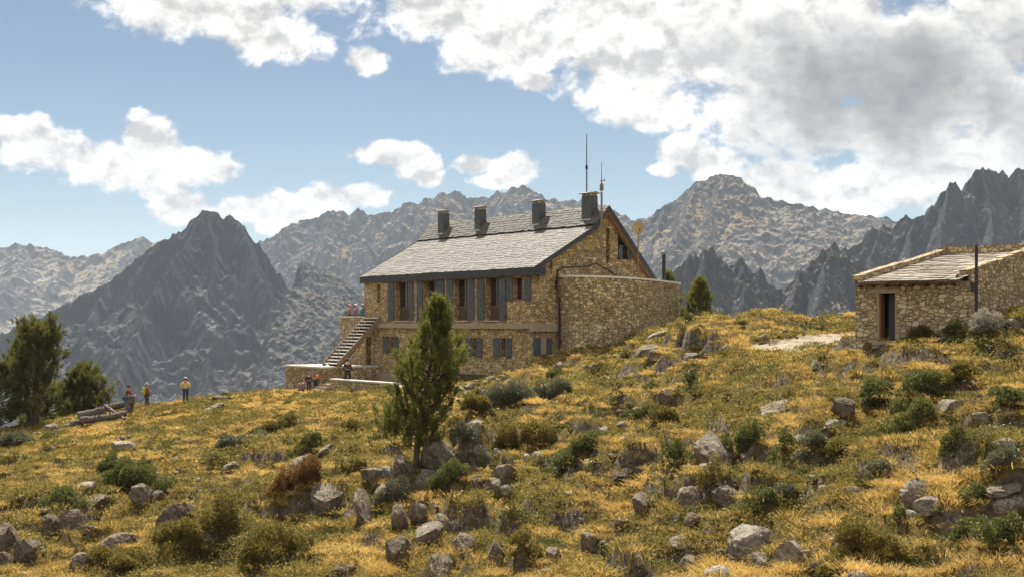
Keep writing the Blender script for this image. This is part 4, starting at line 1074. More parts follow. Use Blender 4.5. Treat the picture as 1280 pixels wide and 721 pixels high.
# ------------------------------------------------------------------ shrubs
def shrub(label, px, py, w, h, kind, seed, group=None, leaf=.075, name='shrub', fwd=.55):
    """px,py = centre in the photo, w,h = size in photo pixels"""
    g = at(px, py+h*.42); s = g.y/F; W = w*s; Hh = max(h*s*.95, .2)
    rs = np.random.default_rng(seed); D = W*.42
    root = empty(name, (g.x, g.y+D*fwd, H1(g.x, g.y+D*fwd)), 0, label, 'shrub', group)
    n = max(7, int(W*D*4.5)+5); X = []; N_ = []; T_ = []
    st = MB()
    for i in range(n):
        a = rs.random()*6.283; rr_ = math.sqrt(rs.random())*.82
        cx, cy = math.cos(a)*rr_*W/2, math.sin(a)*rr_*D/2*1.1
        gz = H1(root.location.x+cx, root.location.y+cy)-root.location.z
        hh = Hh*(1-.55*rr_**2)*rs.uniform(.6, 1.05); r = rs.uniform(.20, .36)*min(max(W*.55, .5), 1.3)
        m = int(520*(r/.3)**2*(.075/leaf)**1.6)
        d = unit(rs.normal(size=(m, 3))); d[:, 2] = np.abs(d[:, 2])*1.0-.25
        d = unit(d); rad = (.55+.5*rs.random((m, 1))**.6)
        c = np.array([cx, cy, gz+hh*.42])
        X.append(c+d*rad*np.array([r, r, max(hh*.55, .12)])); N_.append(d)
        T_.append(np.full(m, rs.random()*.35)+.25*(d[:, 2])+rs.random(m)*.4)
        if i % 2 == 0: st.tube([(cx*.3, cy*.3, gz-.1), (cx*.7, cy*.7, gz+hh*.2), (cx, cy, gz+hh*.45)], [.03, .02, .012], 5, False)
    X = np.concatenate(X); Nn = np.concatenate(N_); T = np.clip(np.concatenate(T_), 0, 1)
    dirn = unit(Nn+rs.normal(size=X.shape)*.55+np.array([0, 0, .35])); side = unit(np.cross(dirn, rs.normal(size=X.shape)))
    l = leaf*(.7+.7*rs.random((len(X), 1))); ww = l*.34
    V = np.stack([X-side*ww*.4, X+dirn*l*.5-side*ww, X+dirn*l, X+dirn*l*.5+side*ww], 1).reshape(-1, 3)
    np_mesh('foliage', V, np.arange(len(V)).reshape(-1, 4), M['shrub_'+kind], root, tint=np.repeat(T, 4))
    st.build('stem', M['twig'], root, fixnormals=False)
    return root

SH = [
 (152,577,62,26,'green','dark juniper mat on the left slope above two brown boulders'),
 (172,600,92,40,'green','largest dark green juniper clump on the left slope'),
 (72,618,46,32,'green','dark low juniper hanging over the boulder pile at the far left'),
 (14,552,50,20,'grey','grey heath patch below the pines at the left edge'),
 (222,668,74,44,'olive','olive heath clump hanging below the brown overhung rock'),
 (276,655,70,62,'olive','tall olive thicket behind two half-buried grey stones left of centre'),
 (300,548,60,22,'grey','small grey-green heath patch high on the left grass slope'),
 (145,700,76,32,'olive','olive heath mat at the bottom left below the flat grey boulder'),
 (381,566,36,20,'green','small round juniper beside the long tilted slab left of the pine'),
 (367,613,54,52,'red','russet autumn-coloured bush on the middle left slope'),
 (335,678,96,58,'olive','broad olive bush at the bottom left of centre'),
 (342,533,50,20,'olive','low olive shrub on the sunny crest left of the lone pine'),
 (440,531,40,18,'olive','low olive shrub just left of the lone pine crown'),
 (492,613,36,40,'grey','grey-green bush between the tall narrow rock and the pine foot'),
 (590,567,48,34,'grey','grey shrub at the right end of the slab under the pine'),
 (562,602,50,34,'green','dark shrub below the tilted slab at the foot of the pine'),
 (438,588,34,20,'olive','small olive bush above the cracked rock left of the pine'),
 (633,497,66,44,'grey','grey-green bush below the dry stone rubble near the refuge'),
 (687,491,62,34,'grey','rounded grey-green bush just right of the rubble heap bush'),
 (663,537,78,50,'olive','wide yellow-green juniper below the two grey bushes'),
 (727,553,82,44,'green','bright green domed juniper in the middle of the slope'),
 (845,565,34,46,'green','upright dark bush left of the big grass-topped rock'),
 (654,708,46,28,'olive','olive bush at the bottom edge in the centre'),
 (800,520,38,22,'green','small dark bush beside the loose stones below the knoll'),
 (830,520,52,22,'olive','yellow-green herb bush right of the loose stones below the knoll'),
 (932,541,54,46,'green','round dark juniper on top of the big slope rock'),
 (888,590,34,36,'olive','olive bush growing between two rock outcrops on the right slope'),
 (978,563,36,34,'green','dark bush in the hollow right of the round juniper'),
 (1015,568,40,30,'grey','grey twiggy bush in the hollow right of the dark bush'),
 (1000,592,38,26,'green','small dark bush below the grey twiggy bush'),
 (980,618,38,26,'grey','grey-green bush under the long buried ledge'),
 (960,628,26,22,'green','little dark bush at the lower end of the buried ledge'),
 (1105,497,56,34,'green','left lobe of the long juniper row below the small hut'),
 (1150,493,62,40,'green','middle lobe of the long juniper row below the small hut'),
 (1147,527,46,34,'green','dark round juniper hanging below the juniper row'),
 (1196,486,56,24,'olive','right lobe of the long juniper row above the grey boulder'),
 (1262,502,46,36,'green','dark juniper at the right edge below the small hut'),
 (1258,531,46,18,'grey','low grey bush under the right edge juniper'),
 (1196,546,26,18,'green','tiny dark bush alone in the grass below the boulder pair'),
 (1097,589,40,24,'grey','small grey-green bush left of the pale stacked boulders'),
 (1261,575,56,40,'grey','broad grey-green bush at the right edge above the flat rocks'),
 (1092,684,94,54,'olive','large spreading bush at the bottom right'),
 (1127,653,40,20,'green','small dark bush under the pale stacked boulders'),
 (1221,629,34,30,'green','dark bush left of the flat rocks at the right edge'),
 (1200,668,46,40,'green','dark bush in the bottom right corner, left one of the pair'),
 (1250,672,64,50,'green','dark wide bush in the bottom right corner, right one of the pair'),
 (1232,398,46,32,'white','silvery pale bush in front of the side wall of the small hut'),
 (1145,412,44,16,'olive','low herbs along the foot of the hut wall right of its door'),
 (1188,408,40,18,'green','dark low herbs along the hut wall near the black pole'),
 (1255,388,50,18,'green','dark creeping juniper against the hut side wall at the right edge'),
 (862,396,14,18,'green','little green bush at the end of the curved annex wall'),
 (690,470,34,14,'green','low green mat near the drainpipe foot of the refuge'),
 (1050,562,60,14,'olive','thin heath strip in the grass below the upright block'),
 (590,500,46,30,'olive','light olive bush beside the lone pine right of its crown'),
 (862,470,20,24,'green','small upright dark bush on the grass below the knoll'),
]
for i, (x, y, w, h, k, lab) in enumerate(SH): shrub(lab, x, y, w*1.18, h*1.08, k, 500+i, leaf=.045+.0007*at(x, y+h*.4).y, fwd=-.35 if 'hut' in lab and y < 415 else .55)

# ------------------------------------------------------------------ rocks
_ico = {}
def ico(sub):
    if sub not in _ico:
        bm = bmesh.new(); bmesh.ops.create_icosphere(bm, subdivisions=sub, radius=1)
        V = np.array([v.co[:] for v in bm.verts]); Fc = np.array([[v.index for v in f.verts] for f in bm.faces]); bm.free()
        _ico[sub] = (V, Fc)
    return _ico[sub]
def rock_shape(seed, sub=4, cuts=11, blocky=False):
    rs = np.random.default_rng(seed); V, Fc = ico(sub); V = V.copy()
    if blocky: V = np.sign(V)*np.abs(V)**.45; V *= .82
    for i in range(cuts):
        n = unit(rs.normal(size=3)*np.array([1, 1, .9])); d = rs.uniform(.48, .84)
        k = V@n-d; V -= np.outer(np.maximum(k, 0)*.95, n)
    o = seed*3.7
    q = V*1.9+o
    dsp = .09*fbm(q[:, 0]+q[:, 2]*.7, q[:, 1]+q[:, 2]*.5, 4, seed)+.11*(ridged(q[:, 0]*1.3+q[:, 2], q[:, 1]*1.3-q[:, 2], 4, seed+5)-.5)
    q = V*5+o
    dsp += .05*fbm(q[:, 0]+q[:, 2], q[:, 1]-q[:, 2], 3, seed+2)
    V = V*(1+dsp)[:, None]; V[:, 2] = np.where(V[:, 2] > 0, V[:, 2]-.28*np.maximum(V[:, 2]-.35, 0)*1.0, V[:, 2])
    mn, mx = V.min(0), V.max(0); V = (V-(mn+mx)/2)/((mx-mn)/2)
    return V, Fc
ROCKS = []
def rock(label, px, py, w, h, kind='g', seed=0, tilt=0.0, deep=.8, group=None, blocky=False, name='boulder', sink=.40, yaw=None, cat='boulder'):
    g = at(px, py+h*.45); s = g.y/F
    sx, sz = w*s*.43, h*s*.36/(1-max(sink, 0)); sy = max(sx, sz)*deep*1.15
    V, Fc = rock_shape(seed+900, 5 if w > 28 else 4 if w > 14 else 3, 9, blocky)
    rs = random.Random(seed); a = rs.uniform(-.5, .5) if yaw is None else yaw
    V = V*np.array([sx, sy, sz])
    c, s_ = math.cos(R(tilt)), math.sin(R(tilt))
    V = np.stack([V[:, 0]*c-V[:, 2]*s_, V[:, 1], V[:, 0]*s_+V[:, 2]*c], 1)
    me = bpy.data.meshes.new(name); me.from_pydata(V.tolist(), [], Fc.tolist())
    me.polygons.foreach_set('use_smooth', [True]*len(Fc)); me.set_sharp_from_angle(angle=R(28))
    me.materials.append(M[{'g': 'rock', 'd': 'rock_dark', 'p': 'rock_pale'}[kind]])
    o = link(bpy.data.objects.new(name, me))
    o.location = (g.x, g.y+sy*.35, g.z+sz*(1-2*sink)); o.rotation_euler = (0, 0, a)
    ROCKS.append((g.x, g.y, sx, sy))
    return tag(o, label, cat, group)
RK = [
 (32,682,38,30,'d',0,'round dark boulder near the bottom left corner'),
 (5,668,30,46,'d',0,'dark boulder cut off by the left edge at the bottom'),
 (8,696,30,24,'d',0,'low dark rock under the left-edge boulder'),
 (90,645,42,30,'d',0,'largest brown boulder in the pile at the far left'),
 (60,650,24,26,'d',0,'upright brown boulder left of the largest one in the left pile'),
 (117,625,40,20,'d',8,'flat brown boulder lying on top of the left boulder pile'),
 (112,660,26,16,'d',0,'small brown rock at the right foot of the left boulder pile'),
 (107,605,27,11,'p',5,'flat pale stone in the juniper above the left boulder pile'),
 (177,612,25,28,'g',-10,'grey boulder peeping from under the largest juniper clump'),
 (195,618,16,18,'d',0,'small brown rock right of the grey boulder under the juniper'),
 (144,675,46,24,'g',12,'smooth dark grey boulder lying in the lower left grass'),
 (101,697,28,24,'g',25,'tilted dark grey boulder left of the smooth lower left boulder'),
 (152,555,34,13,'p',0,'flat table-like rock on the left meadow'),
 (217,640,46,40,'d',0,'brown overhung rock in the middle of the left slope'),
 (260,670,20,28,'d',0,'half-buried brown stone under the olive thicket, left of two'),
 (288,663,26,22,'g',0,'half-buried grey stone under the olive thicket, right of two'),
 (64,560,13,10,'g',0,'small grey stone at the left below the rubble by the pines'),
 (130,581,18,15,'g',30,'grey stone at the left end of the upper juniper mat'),
 (265,510,36,9,'p',24,'long pale slab on the crest left of the terrace wall'),
 (276,496,26,9,'d',0,'brown flat rock on the crest near the standing hikers'),
 (252,523,14,7,'p',10,'small pale stone below the long crest slab'),
 (287,583,28,14,'g',32,'tilted grey slab half-covered by grass on the left slope'),
 (219,573,13,8,'p',0,'little pale stone on the grass right of the junipers'),
 (201,543,10,6,'p',0,'tiny pale stone on the left meadow below the hikers'),
 (165,527,9,6,'p',0,'tiny pale stone in the meadow right of the dead logs'),
 (370,577,46,14,'g',26,'long tilted slab running up the slope left of the lone pine'),
 (408,560,26,11,'g',35,'upper end of the tilted slab left of the lone pine'),
 (412,612,46,40,'g',30,'big cracked rock face right of the russet bush'),
 (400,626,24,24,'d',10,'lower brown block of the cracked rock right of the russet bush'),
 (458,627,26,58,'g',12,'tall narrow upright rock left of the pine foot'),
 (463,590,30,20,'g',-8,'squarish rock resting above the tall narrow rock'),
 (484,588,16,22,'p',10,'pale slim rock beside the squarish rock'),
 (477,612,18,26,'g',-20,'leaning grey rock between the tall narrow rock and the grey bush'),
 (507,577,30,54,'d',12,'dark rock wedge directly under the pine trunk'),
 (548,560,50,46,'g',38,'large tilted slab right of the pine trunk'),
 (586,533,46,17,'p',34,'upper pale slab right of the pine, sloping down to the left'),
 (530,592,24,28,'g',-30,'grey rock at the foot of the pine trunk, right side'),
 (560,578,34,26,'d',20,'brown rock under the large tilted slab'),
 (500,640,26,34,'d',0,'dark broken rock below the grey bush'),
 (522,635,24,22,'g',0,'grey broken rock right of the dark broken rock'),
 (534,664,37,38,'g',-8,'large light-topped boulder, left one of the central boulder cluster'),
 (553,648,24,24,'g',15,'boulder leaning on the back of the large light-topped one'),
 (500,679,40,32,'d',0,'dark low boulder left of the central boulder cluster'),
 (549,703,36,36,'g',10,'round boulder at the bottom of the central boulder cluster'),
 (579,676,36,32,'g',-6,'round grey boulder right in the central boulder cluster'),
 (572,654,26,20,'g',0,'smaller boulder on top right of the central boulder cluster'),
 (427,712,30,20,'d',0,'dark rock at the bottom edge under the broad olive bush'),
 (621,685,26,32,'d',0,'upright brown rock right of the central boulder cluster'),
 (692,690,22,22,'g',0,'small round boulder in the grass near the bottom centre'),
 (740,671,34,26,'g',10,'light boulder with a dark hole in the lower centre'),
 (777,650,20,11,'d',0,'low brown stone above the light boulder in the lower centre'),
 (802,622,24,22,'g',20,'grey boulder in the middle of the right-centre grass'),
 (775,592,40,14,'d',22,'flat tilted ledge in the centre of the slope'),
 (737,577,15,11,'p',0,'small pale stone below the bright green juniper'),
 (700,576,12,15,'g',0,'small upright grey stone left below the bright green juniper'),
 (673,568,17,16,'p',15,'pale stone below the wide yellow-green juniper'),
 (655,572,22,12,'p',25,'pale flat stone left of the pale stone under the yellow-green juniper'),
 (630,587,34,21,'g',12,'pale topped boulder, upper one of the stack right of the pine'),
 (614,604,28,24,'g',0,'grey boulder, left lower one of the stack right of the pine'),
 (637,610,26,17,'g',-10,'grey boulder, right lower one of the stack right of the pine'),
 (597,598,18,16,'d',0,'little brown rock left of the boulder stack right of the pine'),
 (580,585,20,18,'d',0,'brown rock tucked under the grey shrub right of the pine'),
 (621,563,10,12,'p',0,'tiny pale upright stone above the boulder stack'),
 (893,553,50,46,'g',14,'big grass-topped grey rock on the right slope'),
 (858,620,36,46,'g',-12,'upper part of the rock outcrop below the upright dark bush'),
 (866,648,24,30,'d',0,'dark rounded rock at the foot of the rock outcrop'),
 (846,646,16,18,'d',0,'small brown rock at the left foot of the rock outcrop'),
 (914,615,36,40,'g',35,'streaked grey ledge right of the rock outcrop'),
 (852,674,32,16,'p',10,'flat pale rock under the rock outcrop'),
 (940,671,62,46,'p',28,'biggest pale boulder at the bottom right of centre'),
 (992,687,42,38,'p',-5,'pale rounded boulder right of the biggest pale boulder'),
 (955,700,32,30,'g',0,'grey round boulder below the biggest pale boulder'),
 (898,713,38,18,'p',0,'flat pale boulder at the bottom edge, right of centre'),
 (862,703,26,28,'d',0,'dark cracked rock at the bottom edge left of the flat pale boulder'),
 (1022,706,22,16,'d',0,'brown stone right of the pale rounded boulder'),
 (1075,718,32,16,'p',0,'pale rock cut by the bottom edge near the large spreading bush'),
 (1044,527,32,13,'p',0,'low pale stone at the foot of the upright block'),
 (970,508,56,11,'g',20,'long grey slab flush with the grass on the right slope'),
 (1003,545,20,8,'p',8,'small pale slab in the grass right of the round juniper'),
 (936,570,20,22,'g',40,'grey stone under the round dark juniper'),
 (1065,612,20,17,'p',0,'lone pale round stone in the right grass'),
 (1145,607,38,32,'p',20,'tall pale boulder on top of the right stack'),
 (1160,626,38,20,'p',15,'flat pale boulder leaning under the tall one of the right stack'),
 (1137,641,20,16,'p',0,'small pale boulder at the bottom of the right stack'),
 (1131,631,13,12,'g',0,'small grey stone at the left foot of the right stack'),
 (1155,643,14,12,'g',0,'small grey stone at the right foot of the right stack'),
 (1256,552,34,15,'p',0,'pale domed rock near the right edge'),
 (1194,505,40,20,'g',0,'grey boulder at the right end of the juniper row'),
 (1226,518,24,14,'p',-8,'pale stone right of the grey boulder below the juniper row'),
 (1208,511,14,10,'g',0,'small grey stone between the grey boulder and the pale stone'),
 (1254,610,54,16,'g',14,'upper flat rock at the right edge'),
 (1266,627,42,24,'p',12,'lower thick flat rock at the right edge'),
 (906,688,24,10,'d',0,'small brown stone left of the biggest pale boulder'),
 (965,612,30,9,'g',32,'thin buried ledge in the grass above the biggest pale boulder'),
 (823,417,28,13,'p',8,'pale rounded rock on the crest at the end of the curved annex'),
 (806,437,42,18,'g',20,'broad pale outcrop in front of the curved annex wall'),
 (822,440,26,14,'g',0,'lower grey block of the outcrop in front of the curved annex'),
 (876,429,18,11,'g',0,'grey stone in the bank below the knoll, left one of two'),
 (908,434,18,13,'g',0,'grey stone in the bank below the knoll, right one of two'),
 (866,443,26,9,'p',5,'flat pale stone below the bank of the knoll'),
 (954,420,18,9,'g',12,'brown-grey stone where the path meets the knoll'),
 (744,457,12,12,'g',25,'small dark pointed stone in front of the refuge annex'),
 (836,491,26,18,'d',0,'dark brown rock beside the small bush below the knoll'),
 (797,511,24,10,'g',15,'loose grey stone left of the small dark bush below the knoll'),
 (778,513,16,8,'d',0,'low brown stone left of the loose grey stone'),
 (757,535,16,9,'p',-25,'pale leaning stone right of the bright green juniper'),
 (777,529,14,8,'p',0,'small flat pale stone above the pale leaning stone'),
 (971,455,16,9,'g',8,'small grey stone below the path near the hut'),
 (893,461,13,8,'p',0,'small pale stone in the grass right of the knoll outcrop'),
 (866,463,14,14,'d',0,'brown pointed stone beside the small upright bush'),
 (914,491,12,9,'p',20,'little pale stone in the middle of the upper right slope'),
 (1020,455,14,9,'p',30,'little tilted pale slab below the hut left corner'),
 (1268,402,30,18,'g',0,'grey rock at the right edge beside the silvery bush'),
 (1180,422,26,6,'p',0,'thin pale slab in the grass below the silvery bush'),
 (699,455,18,12,'g',0,'grey stone at the foot of the drainpipe'),
 (62,533,26,16,'g',0,'grey rubble rock at the foot of the tallest pine'),
 (70,539,22,8,'p',18,'pale flat stone in front of the rubble rock by the pines'),
 (47,541,14,6,'p',0,'tiny pale stone left of the pale flat stone by the pines'),
 (84,531,16,8,'d',0,'brown stone between the rubble rock and the dead logs'),
 (1010,432,20,7,'p',0,'flat pale stone set in the middle of the path'),
]
for i, (x, y, w, h, k, t, lab) in enumerate(RK): rock(lab, x, y, w*1.1, h*1.1, k, i, t, group=None)
rock('upright grey-brown block standing on end below the path', 1055, 505, 33, 32, 'd', 333, -2, .7, blocky=True, sink=.1, yaw=.15)
for i, (x, y, w, h) in enumerate([(575,485,20,10),(590,481,18,12),(600,486,14,10),(607,478,14,12),(614,472,16,11),(622,474,12,9),(628,471,14,12),(584,490,16,8),(567,491,16,8),(596,476,12,8),(634,476,11,8),(606,489,13,8)]):
    rock('loose grey stone of the rubble heap in front of the refuge base', x, y, w, h, 'p' if i % 2 else 'g', 700+i, (i*37) % 50-25, group='stones of the rubble heap before the refuge', name='rubble_stone', cat='stone')
# stones on the flat table rock
for i, (dx, dy, s_) in enumerate([(-3, -9, 7), (5, -12, 5)]):
    g = at(152, 560); V, Fc = rock_shape(1500+i, 3); sc = s_*g.y/F/2; me = bpy.data.meshes.new('stone'); me.from_pydata((V*sc).tolist(), [], Fc.tolist()); me.polygons.foreach_set('use_smooth', [True]*len(Fc)); me.set_sharp_from_angle(angle=R(30)); me.materials.append(M['rock_pale'])
    o = link(bpy.data.objects.new('stone', me)); o.location = (g.x+dx*g.y/F, g.y+.5, g.z+(HOR-HOR+(.55 if i == 0 else .62))); tag(o, ['small pale stone lying on the flat table-like rock', 'smaller round stone behind the pale one on the table-like rock'][i], 'stone')

# loose stones: too many to count
rs = np.random.default_rng(77)
def visible_points(n, y0, y1, margin=1.14, power=1.0, r=rs):
    Y = y0*(y1/y0)**(r.random(n)**power); X = (r.random(n)-.5)*2*640/F*Y*margin
    return X, Y
X, Y = visible_points(5200, 29, 92)
k = (fbm(X/4, Y/4, 3, 90) > .02) & ~inside_buildings(X, Y, .1); X, Y = X[k], Y[k]; Z = height(X, Y)
V0, F0 = rock_shape(1201, 2); V1, F1 = rock_shape(1202, 2); Vs = []; Fs = []; o_ = 0
for i in range(len(X)):
    s = .035+.10*rs.random()**3.2; a = rs.random()*6.28; V = (V0 if i % 2 else V1)*np.array([s*1.3, s, s*.7])
    V = np.stack([V[:, 0]*math.cos(a)-V[:, 1]*math.sin(a)+X[i], V[:, 0]*math.sin(a)+V[:, 1]*math.cos(a)+Y[i], V[:, 2]+Z[i]+s*.3], 1)
    Vs.append(V); Fs.append((F0 if i % 2 else F1)+o_); o_ += len(V)
tag(np_mesh('loose_stones', np.concatenate(Vs), np.concatenate(Fs), M['rock_pale']), 'small loose stones scattered through the grass of the whole slope', 'stones', kind='stuff')

# ------------------------------------------------------------------ dead logs by the pines
def log(name, label, a, b, r0, r1, seed, cat='log', up=0.0, knots=True):
    rr = random.Random(seed); a, b = Vector(a), Vector(b); mb = MB(); pts = []; rad = []
    for i in range(19):
        t = i/18; p = a.lerp(b, t)+Vector((0, rr.uniform(-.012, .012)+.04*math.sin(t*5+seed), rr.uniform(-.012, .012)+.05*math.sin(t*4+seed*2))); pts.append(p-a); rad.append((r0*(1-t)+r1*t)*rr.uniform(.93, 1.05))
    mb.tube(pts, rad, 12)
    q = np.array([tuple(v) for v in mb.v]); nn = .09*r0/.28*fbm(q[:, 0]*2.2+seed*9, q[:, 2]*7+q[:, 1]*6, 4, seed)+.05*(ridged(q[:, 0]*.8, q[:, 1]*16+q[:, 2]*16, 3, seed+4)-.5)
    mb.v = [tuple(p) for p in q+np.stack([0*nn, nn*.6, nn], 1)]
    o = mb.build(name, M['deadwood']); o.location = a
    tag(o, label, cat)
    if knots:
        for j in range(3):
            kb = MB()
            p = (b-a)*rr.uniform(.2, .9); kb.tube([p, p+Vector((rr.uniform(-.3, .3), -.15, .3)), p+Vector((rr.uniform(-.5, .5), -.2, .55))], [.06, .045, .02], 6)
            kb.build('branch_stub', M['deadwood'], o)
    return o
def onto(px, py, lift=0): 
    g = at(px, py); g.z += lift; return g
A_ = onto(100, 533, .35); B_ = onto(158, 523, .4)
log('fallen_log', 'long silver-grey fallen trunk lying in front of the short bushy pine', A_, B_, .28, .2, 1)
log('fallen_log', 'thick dead trunk lying behind the long silver trunk', onto(92, 529, .45)+Vector((0, .8, 0)), onto(150, 516, .55)+Vector((0, .8, 0)), .34, .24, 2)
log('fallen_log', 'short dead log end sticking out at the left of the log pile', onto(87, 535, .2), onto(99, 532, .25), .22, .2, 3, knots=False)
log('fallen_log', 'thin bleached branch-trunk slanting down at the right of the log pile', onto(134, 520, .75)+Vector((0, -.4, 0)), onto(156, 525, .15), .13, .09, 4, knots=False)
g = onto(160, 517)
st_ = log('tree_stump', 'upright broken orange-grey tree stump at the right end of the log pile', g, g+Vector((.25, .1, 1.25)), .36, .2, 5, 'stump')
g = onto(131, 520, .5)
rock('small grey stone perched on the log pile', 131, 510, 9, 11, 'g', 812, 0, sink=-.25, cat='stone', name='stone')

# ------------------------------------------------------------------ people
def skin_obj(name, V, E, rad, mat, parent, root=0, sub=1, subdiv_flat=None):
    me = bpy.data.meshes.new(name); bm = bmesh.new(); lay = bm.verts.layers.skin.verify()
    vs = []
    for i, p in enumerate(V):
        v = bm.verts.new(p); r = rad[i]; v[lay].radius = r if hasattr(r, '__len__') else (r, r); v[lay].use_root = (i == root); vs.append(v)
    for a, b in E: bm.edges.new((vs[a], vs[b]))
    bm.to_mesh(me); bm.free()
    o = link(bpy.data.objects.new(name, me), parent)
    md = o.modifiers.new('skin', 'SKIN'); md.use_smooth_shade = True; md.branch_smoothing = .6
    sm = o.modifiers.new('sub', 'SUBSURF'); sm.levels = sub; sm.render_levels = sub
    bpy.context.view_layer.update()
    dg = bpy.context.evaluated_depsgraph_get()
    m2 = bpy.data.meshes.new_from_object(o.evaluated_get(dg), depsgraph=dg)
    o.modifiers.clear(); o.data = m2; m2.name = name; m2.materials.clear(); m2.materials.append(mat)
    return o
def cloth(name, c): 
    if name not in M: M[name] = plain(name, c, .85, .1, .18, 14)
    return M[name]
SKIN = plain('skin', (.42, .25, .17), .6, .3, .08, 12)
HAIR = plain('dark_hair', (.04, .028, .02), .7, .3, .3, 20)
def person(label, loc, rz, shirt, legs, hat=None, hatcol=None, pose='stand', scale=1.0, long_sleeve=True, shorts=False, hair=True):
    root = empty('person', loc, rz, label, 'person'); root.scale = (scale,)*3
    V = []; E = []; Rd = []; ix = {}
    def j(n, p, r, par=None):
        ix[n] = len(V); V.append(Vector(p)); Rd.append(r)
        if par: E.append((ix[par], ix[n]))
    sit = pose == 'sit'; dz = -.48 if sit else 0
    lean = {'stoop': .38, 'reach': .16}.get(pose, .06 if sit else 0)
    j('pelvis', (0, 0, .95+dz), (.155, .115)); j('waist', (0, -lean*.3, 1.1+dz), (.145, .105), 'pelvis'); j('chest', (0, -lean*.75, 1.3+dz), (.175, .12), 'waist')
    j('neck', (0, -lean*1.1, 1.46+dz), .062, 'chest'); j('jaw', (0, -lean*1.2-.015, 1.55+dz), (.075, .085), 'neck'); j('skull', (0, -lean*1.3, 1.65+dz), (.085, .1), 'jaw'); j('crown', (0, -lean*1.35, 1.72+dz), .06, 'skull')
    j('nose', (0, -lean*1.3-.115, 1.61+dz), .014, 'jaw')
    for s, n in ((-1, 'L'), (1, 'R')):
        j('sh'+n, (s*.185, -lean*.95, 1.41+dz), .066, 'chest')
        if pose == 'hips': el = (s*.36, .06, 1.17); wr = (s*.2, -.06, 1.02)
        elif pose in ('stoop', 'reach'): el = (s*.24, -lean-.14, 1.2); wr = (s*.14, -lean-.36, 1.12)
        elif sit: el = (s*.25, -.06, 1.16+dz); wr = (s*.14, -.26, 1.02+dz)
        else: el = (s*.25, .02, 1.14); wr = (s*.25, -.1, .9)
        j('el'+n, el, .046, 'sh'+n); j('wr'+n, wr, .032, 'el'+n)
        d = (Vector(wr)-Vector(el)).normalized(); h = Vector(wr)+d*.09; j('hand'+n, h, (.04, .025), 'wr'+n)
        sidev = d.cross(Vector((0, 0, 1))); sidev = sidev.normalized() if sidev.length > .1 else Vector((1, 0, 0))
        for f in range(4):
            b = h+d*.035+sidev*(f-1.5)*.02; j('f%d%s' % (f, n), b+d*.03, .0095, 'hand'+n); j('g%d%s' % (f, n), b+d*(.062-.008*abs(f-1.3))+Vector((0, -.012, -.012)), .008, 'f%d%s' % (f, n))
        j('t'+n, Vector(wr)+d*.05+sidev*s*.05, .011, 'wr'+n)
        j('hip'+n, (s*.095, 0, .9+dz), .098, 'pelvis')
        if sit: kn = (s*.14, -.42, .5); an = (s*.13, -.40, .09)
        elif pose == 'stride': kn = (s*.16, -.05*s, .5); an = (s*.24, .12*s, .08)
        else: kn = (s*.115, -.02, .5); an = (s*.125, .02, .08)
        j('kn'+n, kn, .066, 'hip'+n); j('calf'+n, Vector(kn).lerp(Vector(an), .35)+Vector((0, .02, 0)), .058, 'kn'+n); j('an'+n, an, .04, 'calf'+n); j('toe'+n, Vector(an)+Vector((s*.02, -.17, -.045)), .036, 'an'+n)
    skin_obj('body', V, E, Rd, SKIN, root)
    def sub(name, names, grow, mat, extra=()):
        idx = [ix[n] for n in names]; mp = {a: i for i, a in enumerate(idx)}
        vv = [V[a] for a in idx]; ee = [(mp[a], mp[b]) for a, b in E if a in mp and b in mp]
        rr_ = [tuple(q+grow for q in (Rd[a] if hasattr(Rd[a], '__len__') else (Rd[a],)*2)) for a in idx]
        return skin_obj(name, vv, ee, rr_, mat, root)
    sl = ['elL', 'elR']+(['wrL', 'wrR'] if long_sleeve else [])
    sub('shirt', ['pelvis', 'waist', 'chest', 'shL', 'shR']+sl, .022, cloth('cloth_%02x%02x%02x' % tuple(int(255*c) for c in shirt), shirt))
    sub('shorts' if shorts else 'trousers', ['pelvis', 'hipL', 'hipR', 'knL', 'knR']+([] if shorts else ['calfL', 'calfR', 'anL', 'anR']), .018, cloth('cloth_%02x%02x%02x' % tuple(int(255*c) for c in legs), legs))
    for n in 'LR': skin_obj('shoe', [V[ix['an'+n]]+Vector((0, .03, -.03)), V[ix['toe'+n]]], [(0, 1)], [.055, .045], cloth('boot_brown', (.07, .05, .035)), root)
    hd = V[ix['skull']]
    for s in (-1, 1):
        eb = MB(); eb.lathe([(.001, -.011), (.011, 0), (.001, .011)], hd+Vector((s*.033, -.088, -.012)), 8); eb.build('eye', cloth('eye_dark', (.02, .015, .012)), root)
        eb = MB(); eb.lathe([(.001, -.03), (.02, 0), (.001, .03)], hd+Vector((s*.09, 0, -.02)), 8); eb.build('ear', SKIN, root)
    if hair:
        hb = MB(); hb.lathe([(.092, -.06), (.112, -.01), (.11, .05), (.085, .1), (.04, .125), (.001, .13)], hd+Vector((0, .02, 0)), 14); hb.build('hair', HAIR, root)
    if hat:
        hb = MB(); hb.lathe([(.118, .01), (.122, .05), (.1, .115), (.05, .145), (.001, .15)], hd+Vector((0, .005, 0)), 16)
        if hat == 'brim': hb.lathe([(.118, .01), (.2, -.005), (.2, .002), (.12, .02)], hd+Vector((0, .005, 0)), 18)
        else: hb.box(hd.x-.07, hd.x+.07, hd.y-.21, hd.y-.09, hd.z+.012, hd.z+.026)
        hb.build('hat', cloth('hat_%02x%02x%02x' % tuple(int(255*c) for c in hatcol), hatcol), root)
    return root
